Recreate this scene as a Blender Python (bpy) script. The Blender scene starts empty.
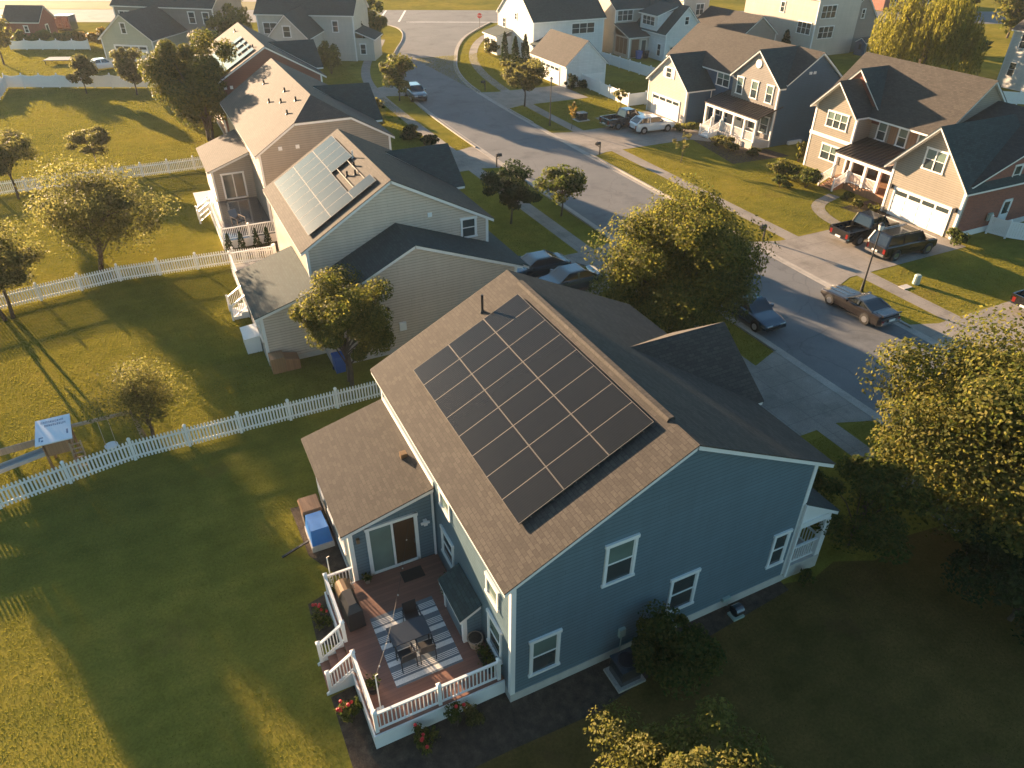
import bpy, bmesh, math, random
import numpy as np
from mathutils import Vector, Matrix

random.seed(7)
SC = bpy.context.scene
COL = SC.collection
R = math.radians

# ------------------------------------------------------------------ materials
MATS = {}
def new_mat(name):
    m = bpy.data.materials.new(name); m.use_nodes = True
    nt = m.node_tree; nt.nodes.clear()
    out = nt.nodes.new('ShaderNodeOutputMaterial')
    MATS[name] = m
    return m, nt, out
def N(nt, t, **k):
    n = nt.nodes.new(t)
    for a, b in k.items():
        if a in n.inputs: n.inputs[a].default_value = b
        else: setattr(n, a, b)
    return n
def L(nt, a, b): nt.links.new(a, b)
def c4(c): return (c[0], c[1], c[2], 1.0)
def math_n(nt, op, a, b=None):
    n = nt.nodes.new('ShaderNodeMath'); n.operation = op
    for i, v in enumerate((a, b)):
        if v is None: continue
        if isinstance(v, (int, float)): n.inputs[i].default_value = v
        else: L(nt, v, n.inputs[i])
    return n.outputs[0]
def mixc(nt, fac, a, b, mode='MIX'):
    n = nt.nodes.new('ShaderNodeMix'); n.data_type = 'RGBA'; n.blend_type = mode
    for s, v in ((n.inputs[0], fac), (n.inputs[6], a), (n.inputs[7], b)):
        if isinstance(v, (int, float)): s.default_value = v
        elif isinstance(v, (tuple, list)): s.default_value = c4(v)
        else: L(nt, v, s)
    return n.outputs[2]
def ramp(nt, fac, stops, interp='LINEAR'):
    n = nt.nodes.new('ShaderNodeValToRGB'); cr = n.color_ramp; cr.interpolation = interp
    while len(cr.elements) < len(stops): cr.elements.new(0.5)
    for e, (p, c) in zip(cr.elements, stops):
        e.position = p; e.color = c4(c) if len(c) == 3 else c
    L(nt, fac, n.inputs[0])
    return n.outputs[0]
def noise(nt, vec, scale, detail=3.0, rough=0.55):
    n = N(nt, 'ShaderNodeTexNoise', Scale=scale, Detail=detail, Roughness=rough)
    if vec is not None: L(nt, vec, n.inputs['Vector'])
    return n.outputs[0]
def coords(nt, kind='Object'):
    return nt.nodes.new('ShaderNodeTexCoord').outputs[kind]
def pos(nt): return nt.nodes.new('ShaderNodeNewGeometry').outputs['Position']
def bump(nt, h, strength, dist):
    n = N(nt, 'ShaderNodeBump', Strength=strength, Distance=dist)
    L(nt, h, n.inputs['Height']); return n.outputs[0]
def scl(c, k): return tuple(min(1.0, x * k) for x in c)

def plain(name, col, rough=0.6, metal=0.0, var=0.12, vscale=3.0, spec=0.5, coat=0.0):
    m, nt, out = new_mat(name)
    b = N(nt, 'ShaderNodeBsdfPrincipled', Roughness=rough, Metallic=metal)
    b.inputs['Specular IOR Level'].default_value = spec
    b.inputs['Coat Weight'].default_value = coat
    f = noise(nt, coords(nt), vscale, 4)
    L(nt, mixc(nt, f, scl(col, 1 - var), scl(col, 1 + var)), b.inputs['Base Color'])
    L(nt, b.outputs[0], out.inputs[0])
    return m

def siding(name, col, lap=0.165, rough=0.4):
    m, nt, out = new_mat(name)
    b = N(nt, 'ShaderNodeBsdfPrincipled', Roughness=rough)
    uv = coords(nt, 'UV'); sp = nt.nodes.new('ShaderNodeSeparateXYZ'); L(nt, uv, sp.inputs[0])
    fr = math_n(nt, 'FRACT', math_n(nt, 'MULTIPLY', sp.outputs[1], 1.0 / lap))
    h = math_n(nt, 'SUBTRACT', 1.0, fr)
    line = ramp(nt, fr, [(0.0, (0.5,)*3), (0.14, (0.72,)*3), (0.24, (1.0,)*3), (1.0, (1.0,)*3)])
    f1 = noise(nt, pos(nt), 0.6, 4); f2 = noise(nt, pos(nt), 9.0, 3)
    base = mixc(nt, f1, scl(col, 0.86), scl(col, 1.12))
    base = mixc(nt, math_n(nt, 'MULTIPLY', f2, 0.25), base, scl(col, 0.8))
    row = math_n(nt, 'FLOOR', math_n(nt, 'MULTIPLY', sp.outputs[1], 1.0 / lap)); wn = nt.nodes.new('ShaderNodeTexWhiteNoise'); wn.noise_dimensions = '1D'; L(nt, row, wn.inputs['W'])
    jf = math_n(nt, 'FRACT', math_n(nt, 'ADD', math_n(nt, 'MULTIPLY', sp.outputs[0], 0.27), wn.outputs[0]))
    line = mixc(nt, 1.0, line, ramp(nt, jf, [(0.0, (0.6,)*3), (0.006, (1.0,)*3), (1.0, (1.0,)*3)]), 'MULTIPLY')
    line = mixc(nt, 1.0, line, mixc(nt, wn.outputs[0], (0.96,)*3, (1.03,)*3), 'MULTIPLY')
    ms = nt.nodes.new('ShaderNodeMapping'); ms.inputs['Scale'].default_value = (3.0, 0.25, 1); L(nt, uv, ms.inputs['Vector'])
    line = mixc(nt, 1.0, line, ramp(nt, noise(nt, ms.outputs[0], 1.0, 4), [(0.4, (0.95,)*3), (0.62, (1.01,)*3)]), 'MULTIPLY')
    base = mixc(nt, 1.0, base, line, 'MULTIPLY')
    L(nt, base, b.inputs['Base Color'])
    L(nt, bump(nt, h, 0.7, 0.016), b.inputs['Normal'])
    L(nt, b.outputs[0], out.inputs[0])
    return m

def shingle(name, c1, c2, mort=0.55):
    m, nt, out = new_mat(name)
    b = N(nt, 'ShaderNodeBsdfPrincipled', Roughness=0.9)
    b.inputs['Specular IOR Level'].default_value = 0.25
    uv = coords(nt, 'UV')
    br = N(nt, 'ShaderNodeTexBrick'); br.offset = 0.43; br.offset_frequency = 2
    br.inputs['Scale'].default_value = 1.0
    br.inputs['Brick Width'].default_value = 0.31; br.inputs['Row Height'].default_value = 0.145
    br.inputs['Mortar Size'].default_value = 0.012; br.inputs['Mortar Smooth'].default_value = 0.4
    br.inputs['Bias'].default_value = 0.0
    br.inputs['Color1'].default_value = c4(c1); br.inputs['Color2'].default_value = c4(c2)
    br.inputs['Mortar'].default_value = c4(scl(c1, mort))
    L(nt, uv, br.inputs['Vector'])
    f = noise(nt, uv, 0.35, 4); f2 = noise(nt, uv, 14.0, 3)
    k = mixc(nt, f, (0.78,)*3, (1.2,)*3)
    k2 = mixc(nt, f2, (0.6,)*3, (1.4,)*3)
    colr = mixc(nt, 1.0, mixc(nt, 1.0, br.outputs[0], k, 'MULTIPLY'), k2, 'MULTIPLY')
    L(nt, colr, b.inputs['Base Color'])
    sp = nt.nodes.new('ShaderNodeSeparateXYZ'); L(nt, uv, sp.inputs[0])
    fr = math_n(nt, 'SUBTRACT', 1.0, math_n(nt, 'FRACT', math_n(nt, 'MULTIPLY', sp.outputs[1], 1 / 0.145)))
    hh = math_n(nt, 'ADD', fr, math_n(nt, 'MULTIPLY', f2, 0.8))
    L(nt, bump(nt, hh, 0.35, 0.012), b.inputs['Normal'])
    L(nt, b.outputs[0], out.inputs[0])
    return m

def brick(name, c1, c2, mort):
    m, nt, out = new_mat(name)
    b = N(nt, 'ShaderNodeBsdfPrincipled', Roughness=0.85)
    uv = coords(nt, 'UV')
    br = N(nt, 'ShaderNodeTexBrick'); br.inputs['Scale'].default_value = 1.0
    br.inputs['Brick Width'].default_value = 0.24; br.inputs['Row Height'].default_value = 0.08
    br.inputs['Mortar Size'].default_value = 0.008
    br.inputs['Color1'].default_value = c4(c1); br.inputs['Color2'].default_value = c4(c2); br.inputs['Mortar'].default_value = c4(mort)
    L(nt, uv, br.inputs['Vector'])
    L(nt, br.outputs[0], b.inputs['Base Color'])
    L(nt, b.outputs[0], out.inputs[0])
    return m

def planks(name, col, w=0.14, axis=1, gap=0.06, rough=0.6, var=0.18):
    m, nt, out = new_mat(name)
    b = N(nt, 'ShaderNodeBsdfPrincipled', Roughness=rough)
    uv = coords(nt, 'UV'); sp = nt.nodes.new('ShaderNodeSeparateXYZ'); L(nt, uv, sp.inputs[0])
    t = math_n(nt, 'MULTIPLY', sp.outputs[axis], 1.0 / w)
    fr = math_n(nt, 'FRACT', t); fl = math_n(nt, 'FLOOR', t)
    wn = nt.nodes.new('ShaderNodeTexWhiteNoise'); wn.noise_dimensions = '1D'; L(nt, fl, wn.inputs['W'])
    base = mixc(nt, wn.outputs[0], scl(col, 1 - var), scl(col, 1 + var))
    base = mixc(nt, noise(nt, pos(nt), 2.0, 4), scl(col, 0.85), base)
    ln = ramp(nt, fr, [(0.0, (0.25,)*3), (gap, (1.0,)*3), (1.0, (1.0,)*3)])
    L(nt, mixc(nt, 1.0, base, ln, 'MULTIPLY'), b.inputs['Base Color'])
    L(nt, b.outputs[0], out.inputs[0])
    return m

def seam_metal(name, col, w=0.42):
    m, nt, out = new_mat(name)
    b = N(nt, 'ShaderNodeBsdfPrincipled', Roughness=0.4, Metallic=0.3)
    b.inputs['Base Color'].default_value = c4(col)
    L(nt, b.outputs[0], out.inputs[0])
    return m

def glass(name, col, rough=0.06):
    m, nt, out = new_mat(name)
    b = N(nt, 'ShaderNodeBsdfPrincipled', Roughness=rough)
    b.inputs['Specular IOR Level'].default_value = 0.8
    f = noise(nt, pos(nt), 0.8, 2)
    L(nt, mixc(nt, f, scl(col, 0.5), scl(col, 1.6)), b.inputs['Base Color'])
    L(nt, b.outputs[0], out.inputs[0])
    return m

def solar_mat(name):
    m, nt, out = new_mat(name)
    b = N(nt, 'ShaderNodeBsdfPrincipled', Roughness=0.16)
    b.inputs['Specular IOR Level'].default_value = 0.3
    uv = coords(nt, 'UV'); sp = nt.nodes.new('ShaderNodeSeparateXYZ'); L(nt, uv, sp.inputs[0])
    fx = math_n(nt, 'FRACT', math_n(nt, 'MULTIPLY', sp.outputs[0], 1 / 0.092))
    ln = ramp(nt, fx, [(0.0, (0.026, 0.026, 0.025)), (0.14, (0.010, 0.011, 0.011)), (1.0, (0.010, 0.011, 0.011))])
    f = noise(nt, pos(nt), 1.3, 4)
    L(nt, mixc(nt, math_n(nt, 'MULTIPLY', f, 0.5), ln, (0.018, 0.018, 0.017)), b.inputs['Base Color'])
    L(nt, b.outputs[0], out.inputs[0])
    return m

def leaf_mat(name, cols, trans=0.55, rough=0.55):
    m, nt, out = new_mat(name)
    g = nt.nodes.new('ShaderNodeNewGeometry')
    f = noise(nt, g.outputs['Position'], 0.55, 2)
    t = math_n(nt, 'ADD', math_n(nt, 'MULTIPLY', g.outputs['Random Per Island'], 0.65), math_n(nt, 'MULTIPLY', f, 0.35))
    n = len(cols)
    c = ramp(nt, t, [(0.12 + 0.76 * i / (n - 1), cols[i]) for i in range(n)])
    d = N(nt, 'ShaderNodeBsdfPrincipled', Roughness=rough)
    d.inputs['Specular IOR Level'].default_value = 0.06
    L(nt, c, d.inputs['Base Color'])
    tr = nt.nodes.new('ShaderNodeBsdfTranslucent')
    L(nt, mixc(nt, 1.0, c, (1.2, 1.25, 0.9), 'MULTIPLY'), tr.inputs[0])
    mx = nt.nodes.new('ShaderNodeMixShader'); mx.inputs[0].default_value = trans
    L(nt, d.outputs[0], mx.inputs[1]); L(nt, tr.outputs[0], mx.inputs[2])
    L(nt, mx.outputs[0], out.inputs[0])
    return m

def lawn_mat(name, tint=None):
    m, nt, out = new_mat(name)
    b = N(nt, 'ShaderNodeBsdfPrincipled', Roughness=0.95)
    b.inputs['Specular IOR Level'].default_value = 0.0
    p = pos(nt)
    big = noise(nt, p, 0.09, 4); mid = noise(nt, p, 0.7, 4, 0.65); fine = noise(nt, p, 9.0, 5, 0.7)
    a = ramp(nt, big, [(0.35, (0.125, 0.124, 0.026)), (0.5, (0.175, 0.156, 0.029)), (0.65, (0.22, 0.178, 0.034))])
    a = mixc(nt, 1.0, a, ramp(nt, mid, [(0.3, (0.74, 0.78, 0.72)), (0.5, (0.97, 0.98, 0.95)), (0.7, (1.2, 1.12, 1.1))]), 'MULTIPLY')
    a = mixc(nt, 1.0, a, ramp(nt, fine, [(0.3, (0.75,)*3), (0.7, (1.22,)*3)]), 'MULTIPLY')
    mp = nt.nodes.new('ShaderNodeMapping'); mp.inputs['Scale'].default_value = (0.12, 1.7, 1.0); mp.inputs['Rotation'].default_value = (0, 0, 0.35); L(nt, p, mp.inputs['Vector'])
    a = mixc(nt, 1.0, a, ramp(nt, noise(nt, mp.outputs[0], 1.0, 3), [(0.35, (0.94, 0.95, 0.94)), (0.65, (1.06, 1.05, 1.03))]), 'MULTIPLY')
    wear = noise(nt, p, 0.22, 5, 0.7)
    a = mixc(nt, ramp(nt, wear, [(0.58, (0, 0, 0)), (0.74, (0.7, 0.7, 0.7))]), a, (0.16, 0.11, 0.03))
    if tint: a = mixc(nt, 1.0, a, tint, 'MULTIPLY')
    L(nt, a, b.inputs['Base Color'])
    h = math_n(nt, 'ADD', math_n(nt, 'MULTIPLY', fine, 0.6), noise(nt, p, 3.0, 3))
    L(nt, bump(nt, h, 0.35, 0.05), b.inputs['Normal'])
    L(nt, b.outputs[0], out.inputs[0])
    return m

def ground_mat(name, c1, c2, c3, s1=0.5, s2=30.0, bd=0.01, rough=0.9, cracks=False, slab=0.0):
    m, nt, out = new_mat(name)
    b = N(nt, 'ShaderNodeBsdfPrincipled', Roughness=rough)
    b.inputs['Specular IOR Level'].default_value = 0.12
    p = pos(nt)
    f1 = noise(nt, p, s1, 5, 0.6); f2 = noise(nt, p, s2, 3)
    a = ramp(nt, f1, [(0.3, c1), (0.5, c2), (0.7, c3)])
    a = mixc(nt, 1.0, a, ramp(nt, f2, [(0.25, (0.75,)*3), (0.75, (1.25,)*3)]), 'MULTIPLY')
    if cracks:
        v = N(nt, 'ShaderNodeTexVoronoi', Scale=0.16); v.feature = 'DISTANCE_TO_EDGE'
        w = nt.nodes.new('ShaderNodeVectorMath'); w.operation = 'ADD'
        ns = N(nt, 'ShaderNodeTexNoise', Scale=0.6, Detail=4.0); L(nt, p, ns.inputs['Vector'])
        L(nt, p, w.inputs[0]); L(nt, ns.outputs[1], w.inputs[1]); L(nt, w.outputs[0], v.inputs['Vector'])
        a = mixc(nt, 1.0, a, ramp(nt, v.outputs[0], [(0.0, (0.8,)*3), (0.008, (1.0,)*3)]), 'MULTIPLY')
    st = noise(nt, p, 0.35, 5, 0.7)
    if bd < 0.02: a = mixc(nt, 1.0, a, ramp(nt, st, [(0.30, (0.72,)*3), (0.46, (1.0,)*3), (0.6, (1.0,)*3), (0.72, (1.18,)*3)]), 'MULTIPLY')
    if slab:
        sp = nt.nodes.new('ShaderNodeSeparateXYZ'); L(nt, p, sp.inputs[0])
        for k in (0, 1):
            fr = math_n(nt, 'FRACT', math_n(nt, 'MULTIPLY', sp.outputs[k], 1 / slab))
            a = mixc(nt, 1.0, a, ramp(nt, fr, [(0.0, (0.6,)*3), (0.03, (1.0,)*3), (1.0, (1.0,)*3)]), 'MULTIPLY')
    L(nt, a, b.inputs['Base Color'])
    L(nt, bump(nt, f2, 0.5, bd), b.inputs['Normal'])
    L(nt, b.outputs[0], out.inputs[0])
    return m

def rug_mat(name):
    m, nt, out = new_mat(name)
    b = N(nt, 'ShaderNodeBsdfPrincipled', Roughness=0.95)
    sp = nt.nodes.new('ShaderNodeSeparateXYZ'); L(nt, coords(nt), sp.inputs[0])
    g = (0.16, 0.18, 0.2); w = (0.74, 0.71, 0.66)
    t = math_n(nt, 'FRACT', math_n(nt, 'MULTIPLY', sp.outputs[1], 1 / 0.76))
    st = [(0.0, g), (0.10, w), (0.36, g), (0.48, w), (0.52, g), (0.57, w), (0.61, g), (0.66, w), (0.70, g), (0.75, w), (0.79, g)]
    c = ramp(nt, t, st, 'CONSTANT')
    c = mixc(nt, 1.0, c, ramp(nt, noise(nt, coords(nt), 40, 2), [(0.3, (0.8,)*3), (0.7, (1.15,)*3)]), 'MULTIPLY')
    L(nt, c, b.inputs['Base Color']); L(nt, b.outputs[0], out.inputs[0])
    return m

M = dict(
 blue=siding('blue siding', (0.118, 0.178, 0.208)), slate=siding('slate siding', (0.042, 0.095, 0.16)),
 beige=siding('beige siding', (0.56, 0.455, 0.36)), taupe=siding('taupe siding', (0.30, 0.255, 0.205)),
 tan=siding('tan siding', (0.27, 0.238, 0.19)), cream=siding('cream siding', (0.50, 0.45, 0.38)), white_s=siding('white siding', (0.66, 0.66, 0.63)),
 sage=siding('sage siding', (0.42, 0.42, 0.31)), greyg=siding('pale grey siding', (0.50, 0.47, 0.40)), mauve=siding('greige siding', (0.235, 0.215, 0.195)),
 redsid=siding('red siding', (0.17, 0.058, 0.04)),
 brick=brick('red brick', (0.27, 0.075, 0.045), (0.19, 0.055, 0.036), (0.2, 0.13, 0.10)),
 roof=shingle('brown shingles', (0.068, 0.059, 0.050), (0.046, 0.040, 0.0345)),
 roofg=shingle('grey brown shingles', (0.090, 0.078, 0.067), (0.072, 0.063, 0.056)),
 roofd=shingle('charcoal and shade-dark shingles', (0.040, 0.063, 0.062), (0.028, 0.044, 0.045)),  # charcoal roofs, and a darker copy for shaded slopes of brown roofs
 trim=plain('white trim paint', (0.72, 0.70, 0.66), 0.45, var=0.06), vinyl=plain('white vinyl', (0.74, 0.73, 0.70), 0.35, var=0.05),
 conc=plain('foundation concrete', (0.42, 0.39, 0.35), 0.85, var=0.2), glass=glass('window glass', (0.035, 0.048, 0.05)),
 reflection_or_curtain=glass('glass over pale blind', (0.12, 0.165, 0.14), 0.12), warmglass=glass('glass over brown curtain', (0.06, 0.032, 0.016), 0.1),  # pale glass has reflected light put into its colour; also the sliding door's curtain
 solar=solar_mat('solar cells'), alu=plain('aluminium frame', (0.10, 0.088, 0.075), 0.7, 0.0), darkmetal=plain('dark metal', (0.025, 0.025, 0.028), 0.45, 0.3),
 black=plain('black plastic', (0.015, 0.015, 0.017), 0.5), seam=seam_metal('black standing seam', (0.05, 0.04, 0.036)),
 deck=planks('red brown deck boards', (0.245, 0.115, 0.078), 0.14, 1), wood=planks('wood boards', (0.30, 0.17, 0.085), 0.14, 0),
 shutter=planks('timber shutter', (0.30, 0.155, 0.08), 0.1, 0), doorw=plain('pale door paint', (0.6, 0.56, 0.48), 0.4), trunk=plain('bark', (0.085, 0.06, 0.042), 0.95, var=0.35, vscale=6),
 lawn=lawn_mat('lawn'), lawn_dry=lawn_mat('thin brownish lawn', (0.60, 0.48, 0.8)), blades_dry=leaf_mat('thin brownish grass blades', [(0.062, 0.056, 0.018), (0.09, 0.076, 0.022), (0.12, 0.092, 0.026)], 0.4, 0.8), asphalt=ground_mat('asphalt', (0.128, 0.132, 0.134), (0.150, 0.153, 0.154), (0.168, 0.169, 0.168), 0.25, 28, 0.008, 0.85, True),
 concrete=ground_mat('pavement concrete', (0.20, 0.18, 0.155), (0.245, 0.22, 0.19), (0.285, 0.255, 0.22), 0.5, 25, 0.005, 0.85, False, 1.5),
 kerb=ground_mat('kerb concrete', (0.27, 0.25, 0.22), (0.32, 0.295, 0.26), (0.36, 0.33, 0.29), 0.8, 25, 0.005),
 paint=ground_mat('road paint', (0.5, 0.5, 0.48), (0.6, 0.6, 0.57), (0.66, 0.66, 0.63), 1.2, 20, 0.003),
 mulch=ground_mat('mulch', (0.04, 0.03, 0.022), (0.068, 0.05, 0.036), (0.10, 0.075, 0.055), 3.0, 18, 0.06), drygrass=ground_mat('dry field grass', (0.115, 0.10, 0.022), (0.14, 0.118, 0.026), (0.17, 0.135, 0.03), 0.3, 4, 0.05),
 rug=rug_mat('striped rug'), tableglass=plain('dark table top', (0.03, 0.035, 0.042), 0.25, var=0.1), terracotta=plain('pale pot', (0.34, 0.25, 0.18), 0.7),
 tarp=plain('blue tarp', (0.02, 0.16, 0.48), 0.45, var=0.2), bronze=plain('bronze hood', (0.22, 0.14, 0.075), 0.4, 0.4), red=plain('red paint', (0.45, 0.02, 0.03), 0.4), teal=plain('teal plastic', (0.05, 0.35, 0.4), 0.4),
 whiteboard=plain('white roof board', (0.62, 0.66, 0.70), 0.6, var=0.05), ink=plain('dark blue print', (0.10, 0.16, 0.26), 0.6), slide=plain('grey slide plastic', (0.30, 0.31, 0.31), 0.5), tanbeam=planks('weathered timber', (0.34, 0.24, 0.16), 0.16, 0),
 tyre=plain('tyre rubber', (0.018, 0.018, 0.018), 0.85), rim=plain('alloy rim', (0.45, 0.45, 0.46), 0.3, 0.8), carglass=glass('car glass', (0.012, 0.015, 0.018), 0.04),
 taillight=plain('tail light red', (0.16, 0.008, 0.006), 0.25), headlight=plain('head light lens', (0.6, 0.6, 0.6), 0.15), chrome=plain('chrome', (0.6, 0.58, 0.55), 0.15, 0.9), plate=plain('number plate', (0.6, 0.6, 0.58), 0.5),
 screen=plain('brown insect screen', (0.14, 0.075, 0.04), 0.8), bin=plain('blue bin plastic', (0.015, 0.09, 0.30), 0.45), utilgreen=plain('pale green cabinet paint', (0.30, 0.36, 0.31), 0.5), signwhite=plain('sign lettering', (0.75, 0.75, 0.75), 0.5), rope=plain('rope', (0.45, 0.36, 0.25), 0.9), lamp=plain('frosted lamp glass', (0.7, 0.68, 0.62), 0.3),
 cargrey=plain('dark grey car paint', (0.035, 0.042, 0.05), 0.25, 0.3, 0.05, coat=1.0), carblack=plain('black car paint', (0.012, 0.011, 0.011), 0.2, 0.2, 0.05, coat=1.0), carwhite=plain('white car paint', (0.55, 0.56, 0.55), 0.25, 0.0, 0.04, coat=1.0),
 carblue=plain('blue car paint', (0.012, 0.045, 0.075), 0.22, 0.3, 0.05, coat=1.0), carteal=plain('silver blue car paint', (0.032, 0.066, 0.082), 0.25, 0.5, 0.05, coat=1.0), carbrown=plain('bronze car paint', (0.030, 0.026, 0.025), 0.28, 0.5, 0.08, coat=1.0),
 leaf_gold=leaf_mat('golden green leaves', [(0.041, 0.055, 0.016), (0.085, 0.093, 0.023), (0.144, 0.132, 0.032), (0.213, 0.179, 0.048)]),
 leaf_green=leaf_mat('mid green leaves', [(0.037, 0.055, 0.017), (0.061, 0.081, 0.022), (0.098, 0.106, 0.028), (0.140, 0.132, 0.037)]),
 leaf_dark=leaf_mat('dark green leaves', [(0.014, 0.026, 0.010), (0.024, 0.042, 0.014), (0.04, 0.055, 0.016)], 0.3),
 leaf_olive=leaf_mat('pale olive leaves', [(0.061, 0.066, 0.025), (0.104, 0.101, 0.037), (0.152, 0.136, 0.052), (0.213, 0.183, 0.075)], 0.66),
 leaf_orange=leaf_mat('orange autumn leaves', [(0.122, 0.095, 0.025), (0.207, 0.139, 0.034), (0.293, 0.170, 0.040)], 0.4),
 leaf_willow=leaf_mat('willow leaves', [(0.105, 0.11, 0.02), (0.19, 0.175, 0.03), (0.29, 0.245, 0.045)], 0.5),
 leaf_yellow=leaf_mat('yellow green leaves', [(0.061, 0.071, 0.020), (0.122, 0.118, 0.030), (0.201, 0.174, 0.048)], 0.45),
 rose=plain('red rose petals', (0.5, 0.02, 0.02), 0.6), blades=leaf_mat('grass blades', [(0.12, 0.116, 0.021), (0.172, 0.153, 0.026), (0.22, 0.180, 0.032)], 0.5, 0.8),
)

# ------------------------------------------------------------------ mesh builder
class MB:
    def __init__(s): s.v = []; s.f = []
    def face(s, pts):
        n = len(s.v); s.v += [tuple(p) for p in pts]; s.f.append(tuple(range(n, n + len(pts)))); return s
    def hexa(s, b, t):
        n = len(s.v); k = len(b); s.v += [tuple(p) for p in b] + [tuple(p) for p in t]
        s.f.append(tuple(n + i for i in range(k))[::-1]); s.f.append(tuple(n + k + i for i in range(k)))
        for i in range(k):
            j = (i + 1) % k; s.f.append((n + i, n + j, n + k + j, n + k + i))
        return s
    def box(s, x0, x1, y0, y1, z0, z1):
        return s.hexa([(x0, y0, z0), (x1, y0, z0), (x1, y1, z0), (x0, y1, z0)], [(x0, y0, z1), (x1, y0, z1), (x1, y1, z1), (x0, y1, z1)])
    def slab(s, poly, t, d=0.0):
        return s.hexa([(p[0], p[1], p[2] - t - d) for p in poly], [(p[0], p[1], p[2] - d) for p in poly])
    def beam(s, p, q, w, h=None, up=(0, 0, 1)):
        p = Vector(p); q = Vector(q); d = (q - p).normalized(); u = Vector(up)
        if abs(d.dot(u)) > 0.98: u = Vector((1, 0, 0))
        a = d.cross(u).normalized(); b = a.cross(d).normalized(); h = h or w
        a *= w / 2; b *= h / 2
        return s.hexa([p - a - b, p + a - b, p + a + b, p - a + b], [q - a - b, q + a - b, q + a + b, q - a + b])
    def cyl(s, p, q, r0, r1=None, n=10):
        p = Vector(p); q = Vector(q); r1 = r0 if r1 is None else r1; d = (q - p).normalized()
        u = Vector((0, 0, 1)) if abs(d.z) < 0.95 else Vector((1, 0, 0))
        a = d.cross(u).normalized(); b = d.cross(a)
        c = [(math.cos(2 * math.pi * i / n), math.sin(2 * math.pi * i / n)) for i in range(n)]
        return s.hexa([p + (a * x + b * y) * r0 for x, y in c], [q + (a * x + b * y) * max(r1, 0.001) for x, y in c])
    def ball(s, c, r, n=8, m=6):
        r = r if isinstance(r, tuple) else (r, r, r); k = len(s.v)
        for i in range(m + 1):
            ph = math.pi * i / m
            for j in range(n):
                th = 2 * math.pi * j / n
                s.v.append((c[0] + r[0] * math.sin(ph) * math.cos(th), c[1] + r[1] * math.sin(ph) * math.sin(th), c[2] + r[2] * math.cos(ph)))
        for i in range(m):
            for j in range(n):
                j2 = (j + 1) % n; s.f.append((k + i * n + j, k + (i + 1) * n + j, k + (i + 1) * n + j2, k + i * n + j2))
        return s
    def fbox(s, fr, u0, u1, z0, z1, d0, d1):
        o, r, n = fr
        P = lambda u, d, z: (o[0] + r[0] * u + n[0] * d, o[1] + r[1] * u + n[1] * d, z)
        return s.hexa([P(u0, d0, z0), P(u1, d0, z0), P(u1, d1, z0), P(u0, d1, z0)], [P(u0, d0, z1), P(u1, d0, z1), P(u1, d1, z1), P(u0, d1, z1)])
    def build(s, name, mat, parent=None, off=(0, 0, 0), smooth=False):
        me = bpy.data.meshes.new(name)
        vs = [(x - off[0], y - off[1], z - off[2]) for x, y, z in s.v] if off != (0, 0, 0) else s.v
        me.from_pydata(vs, [], s.f)
        bm = bmesh.new(); bm.from_mesh(me)
        bmesh.ops.recalc_face_normals(bm, faces=bm.faces)
        uvl = bm.loops.layers.uv.new('UVMap')
        for f in bm.faces:
            n = f.normal
            if abs(n.z) > 0.995: u = Vector((1, 0, 0)); v = Vector((0, 1, 0))
            else:
                u = Vector((-n.y, n.x, 0)).normalized(); v = n.cross(u)
                if v.z < 0: v = -v
            for lp in f.loops:
                c = lp.vert.co; lp[uvl].uv = (c.dot(u), c.dot(v))
        bm.to_mesh(me); bm.free()
        if smooth:
            for p in me.polygons: p.use_smooth = True
        me.materials.append(M[mat] if isinstance(mat, str) else mat)
        o = bpy.data.objects.new(name, me); COL.objects.link(o)
        if parent is not None: o.parent = parent
        return o

def tag(o, label=None, cat=None, group=None, kind=None):
    if label: o['label'] = label
    if cat: o['category'] = cat
    if group: o['group'] = group
    if kind: o['kind'] = kind
    return o
def thing(name, label, cat, loc=(0, 0, 0), rot=0.0, group=None):
    o = bpy.data.objects.new(name, None); COL.objects.link(o); o.empty_display_size = 0.3
    o.location = loc; o.rotation_euler = (0, 0, rot)
    return tag(o, label, cat, group)
def copy_tree(o, parent=None):
    c = o.copy(); COL.objects.link(c)
    if parent is not None: c.parent = parent
    for ch in list(o.children): copy_tree(ch, c)
    return c
def struct(name, mb, mat):
    return tag(mb.build(name, mat), kind='structure')

# ------------------------------------------------------------------ house kit
def FR(side, val, x0=0, y0=0):
    return {'-y': ((0, val), (1, 0), (0, -1)), '+y': ((0, val), (1, 0), (0, 1)),
            '-x': ((val, 0), (0, 1), (-1, 0)), '+x': ((val, 0), (0, 1), (1, 0))}[side]

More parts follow.
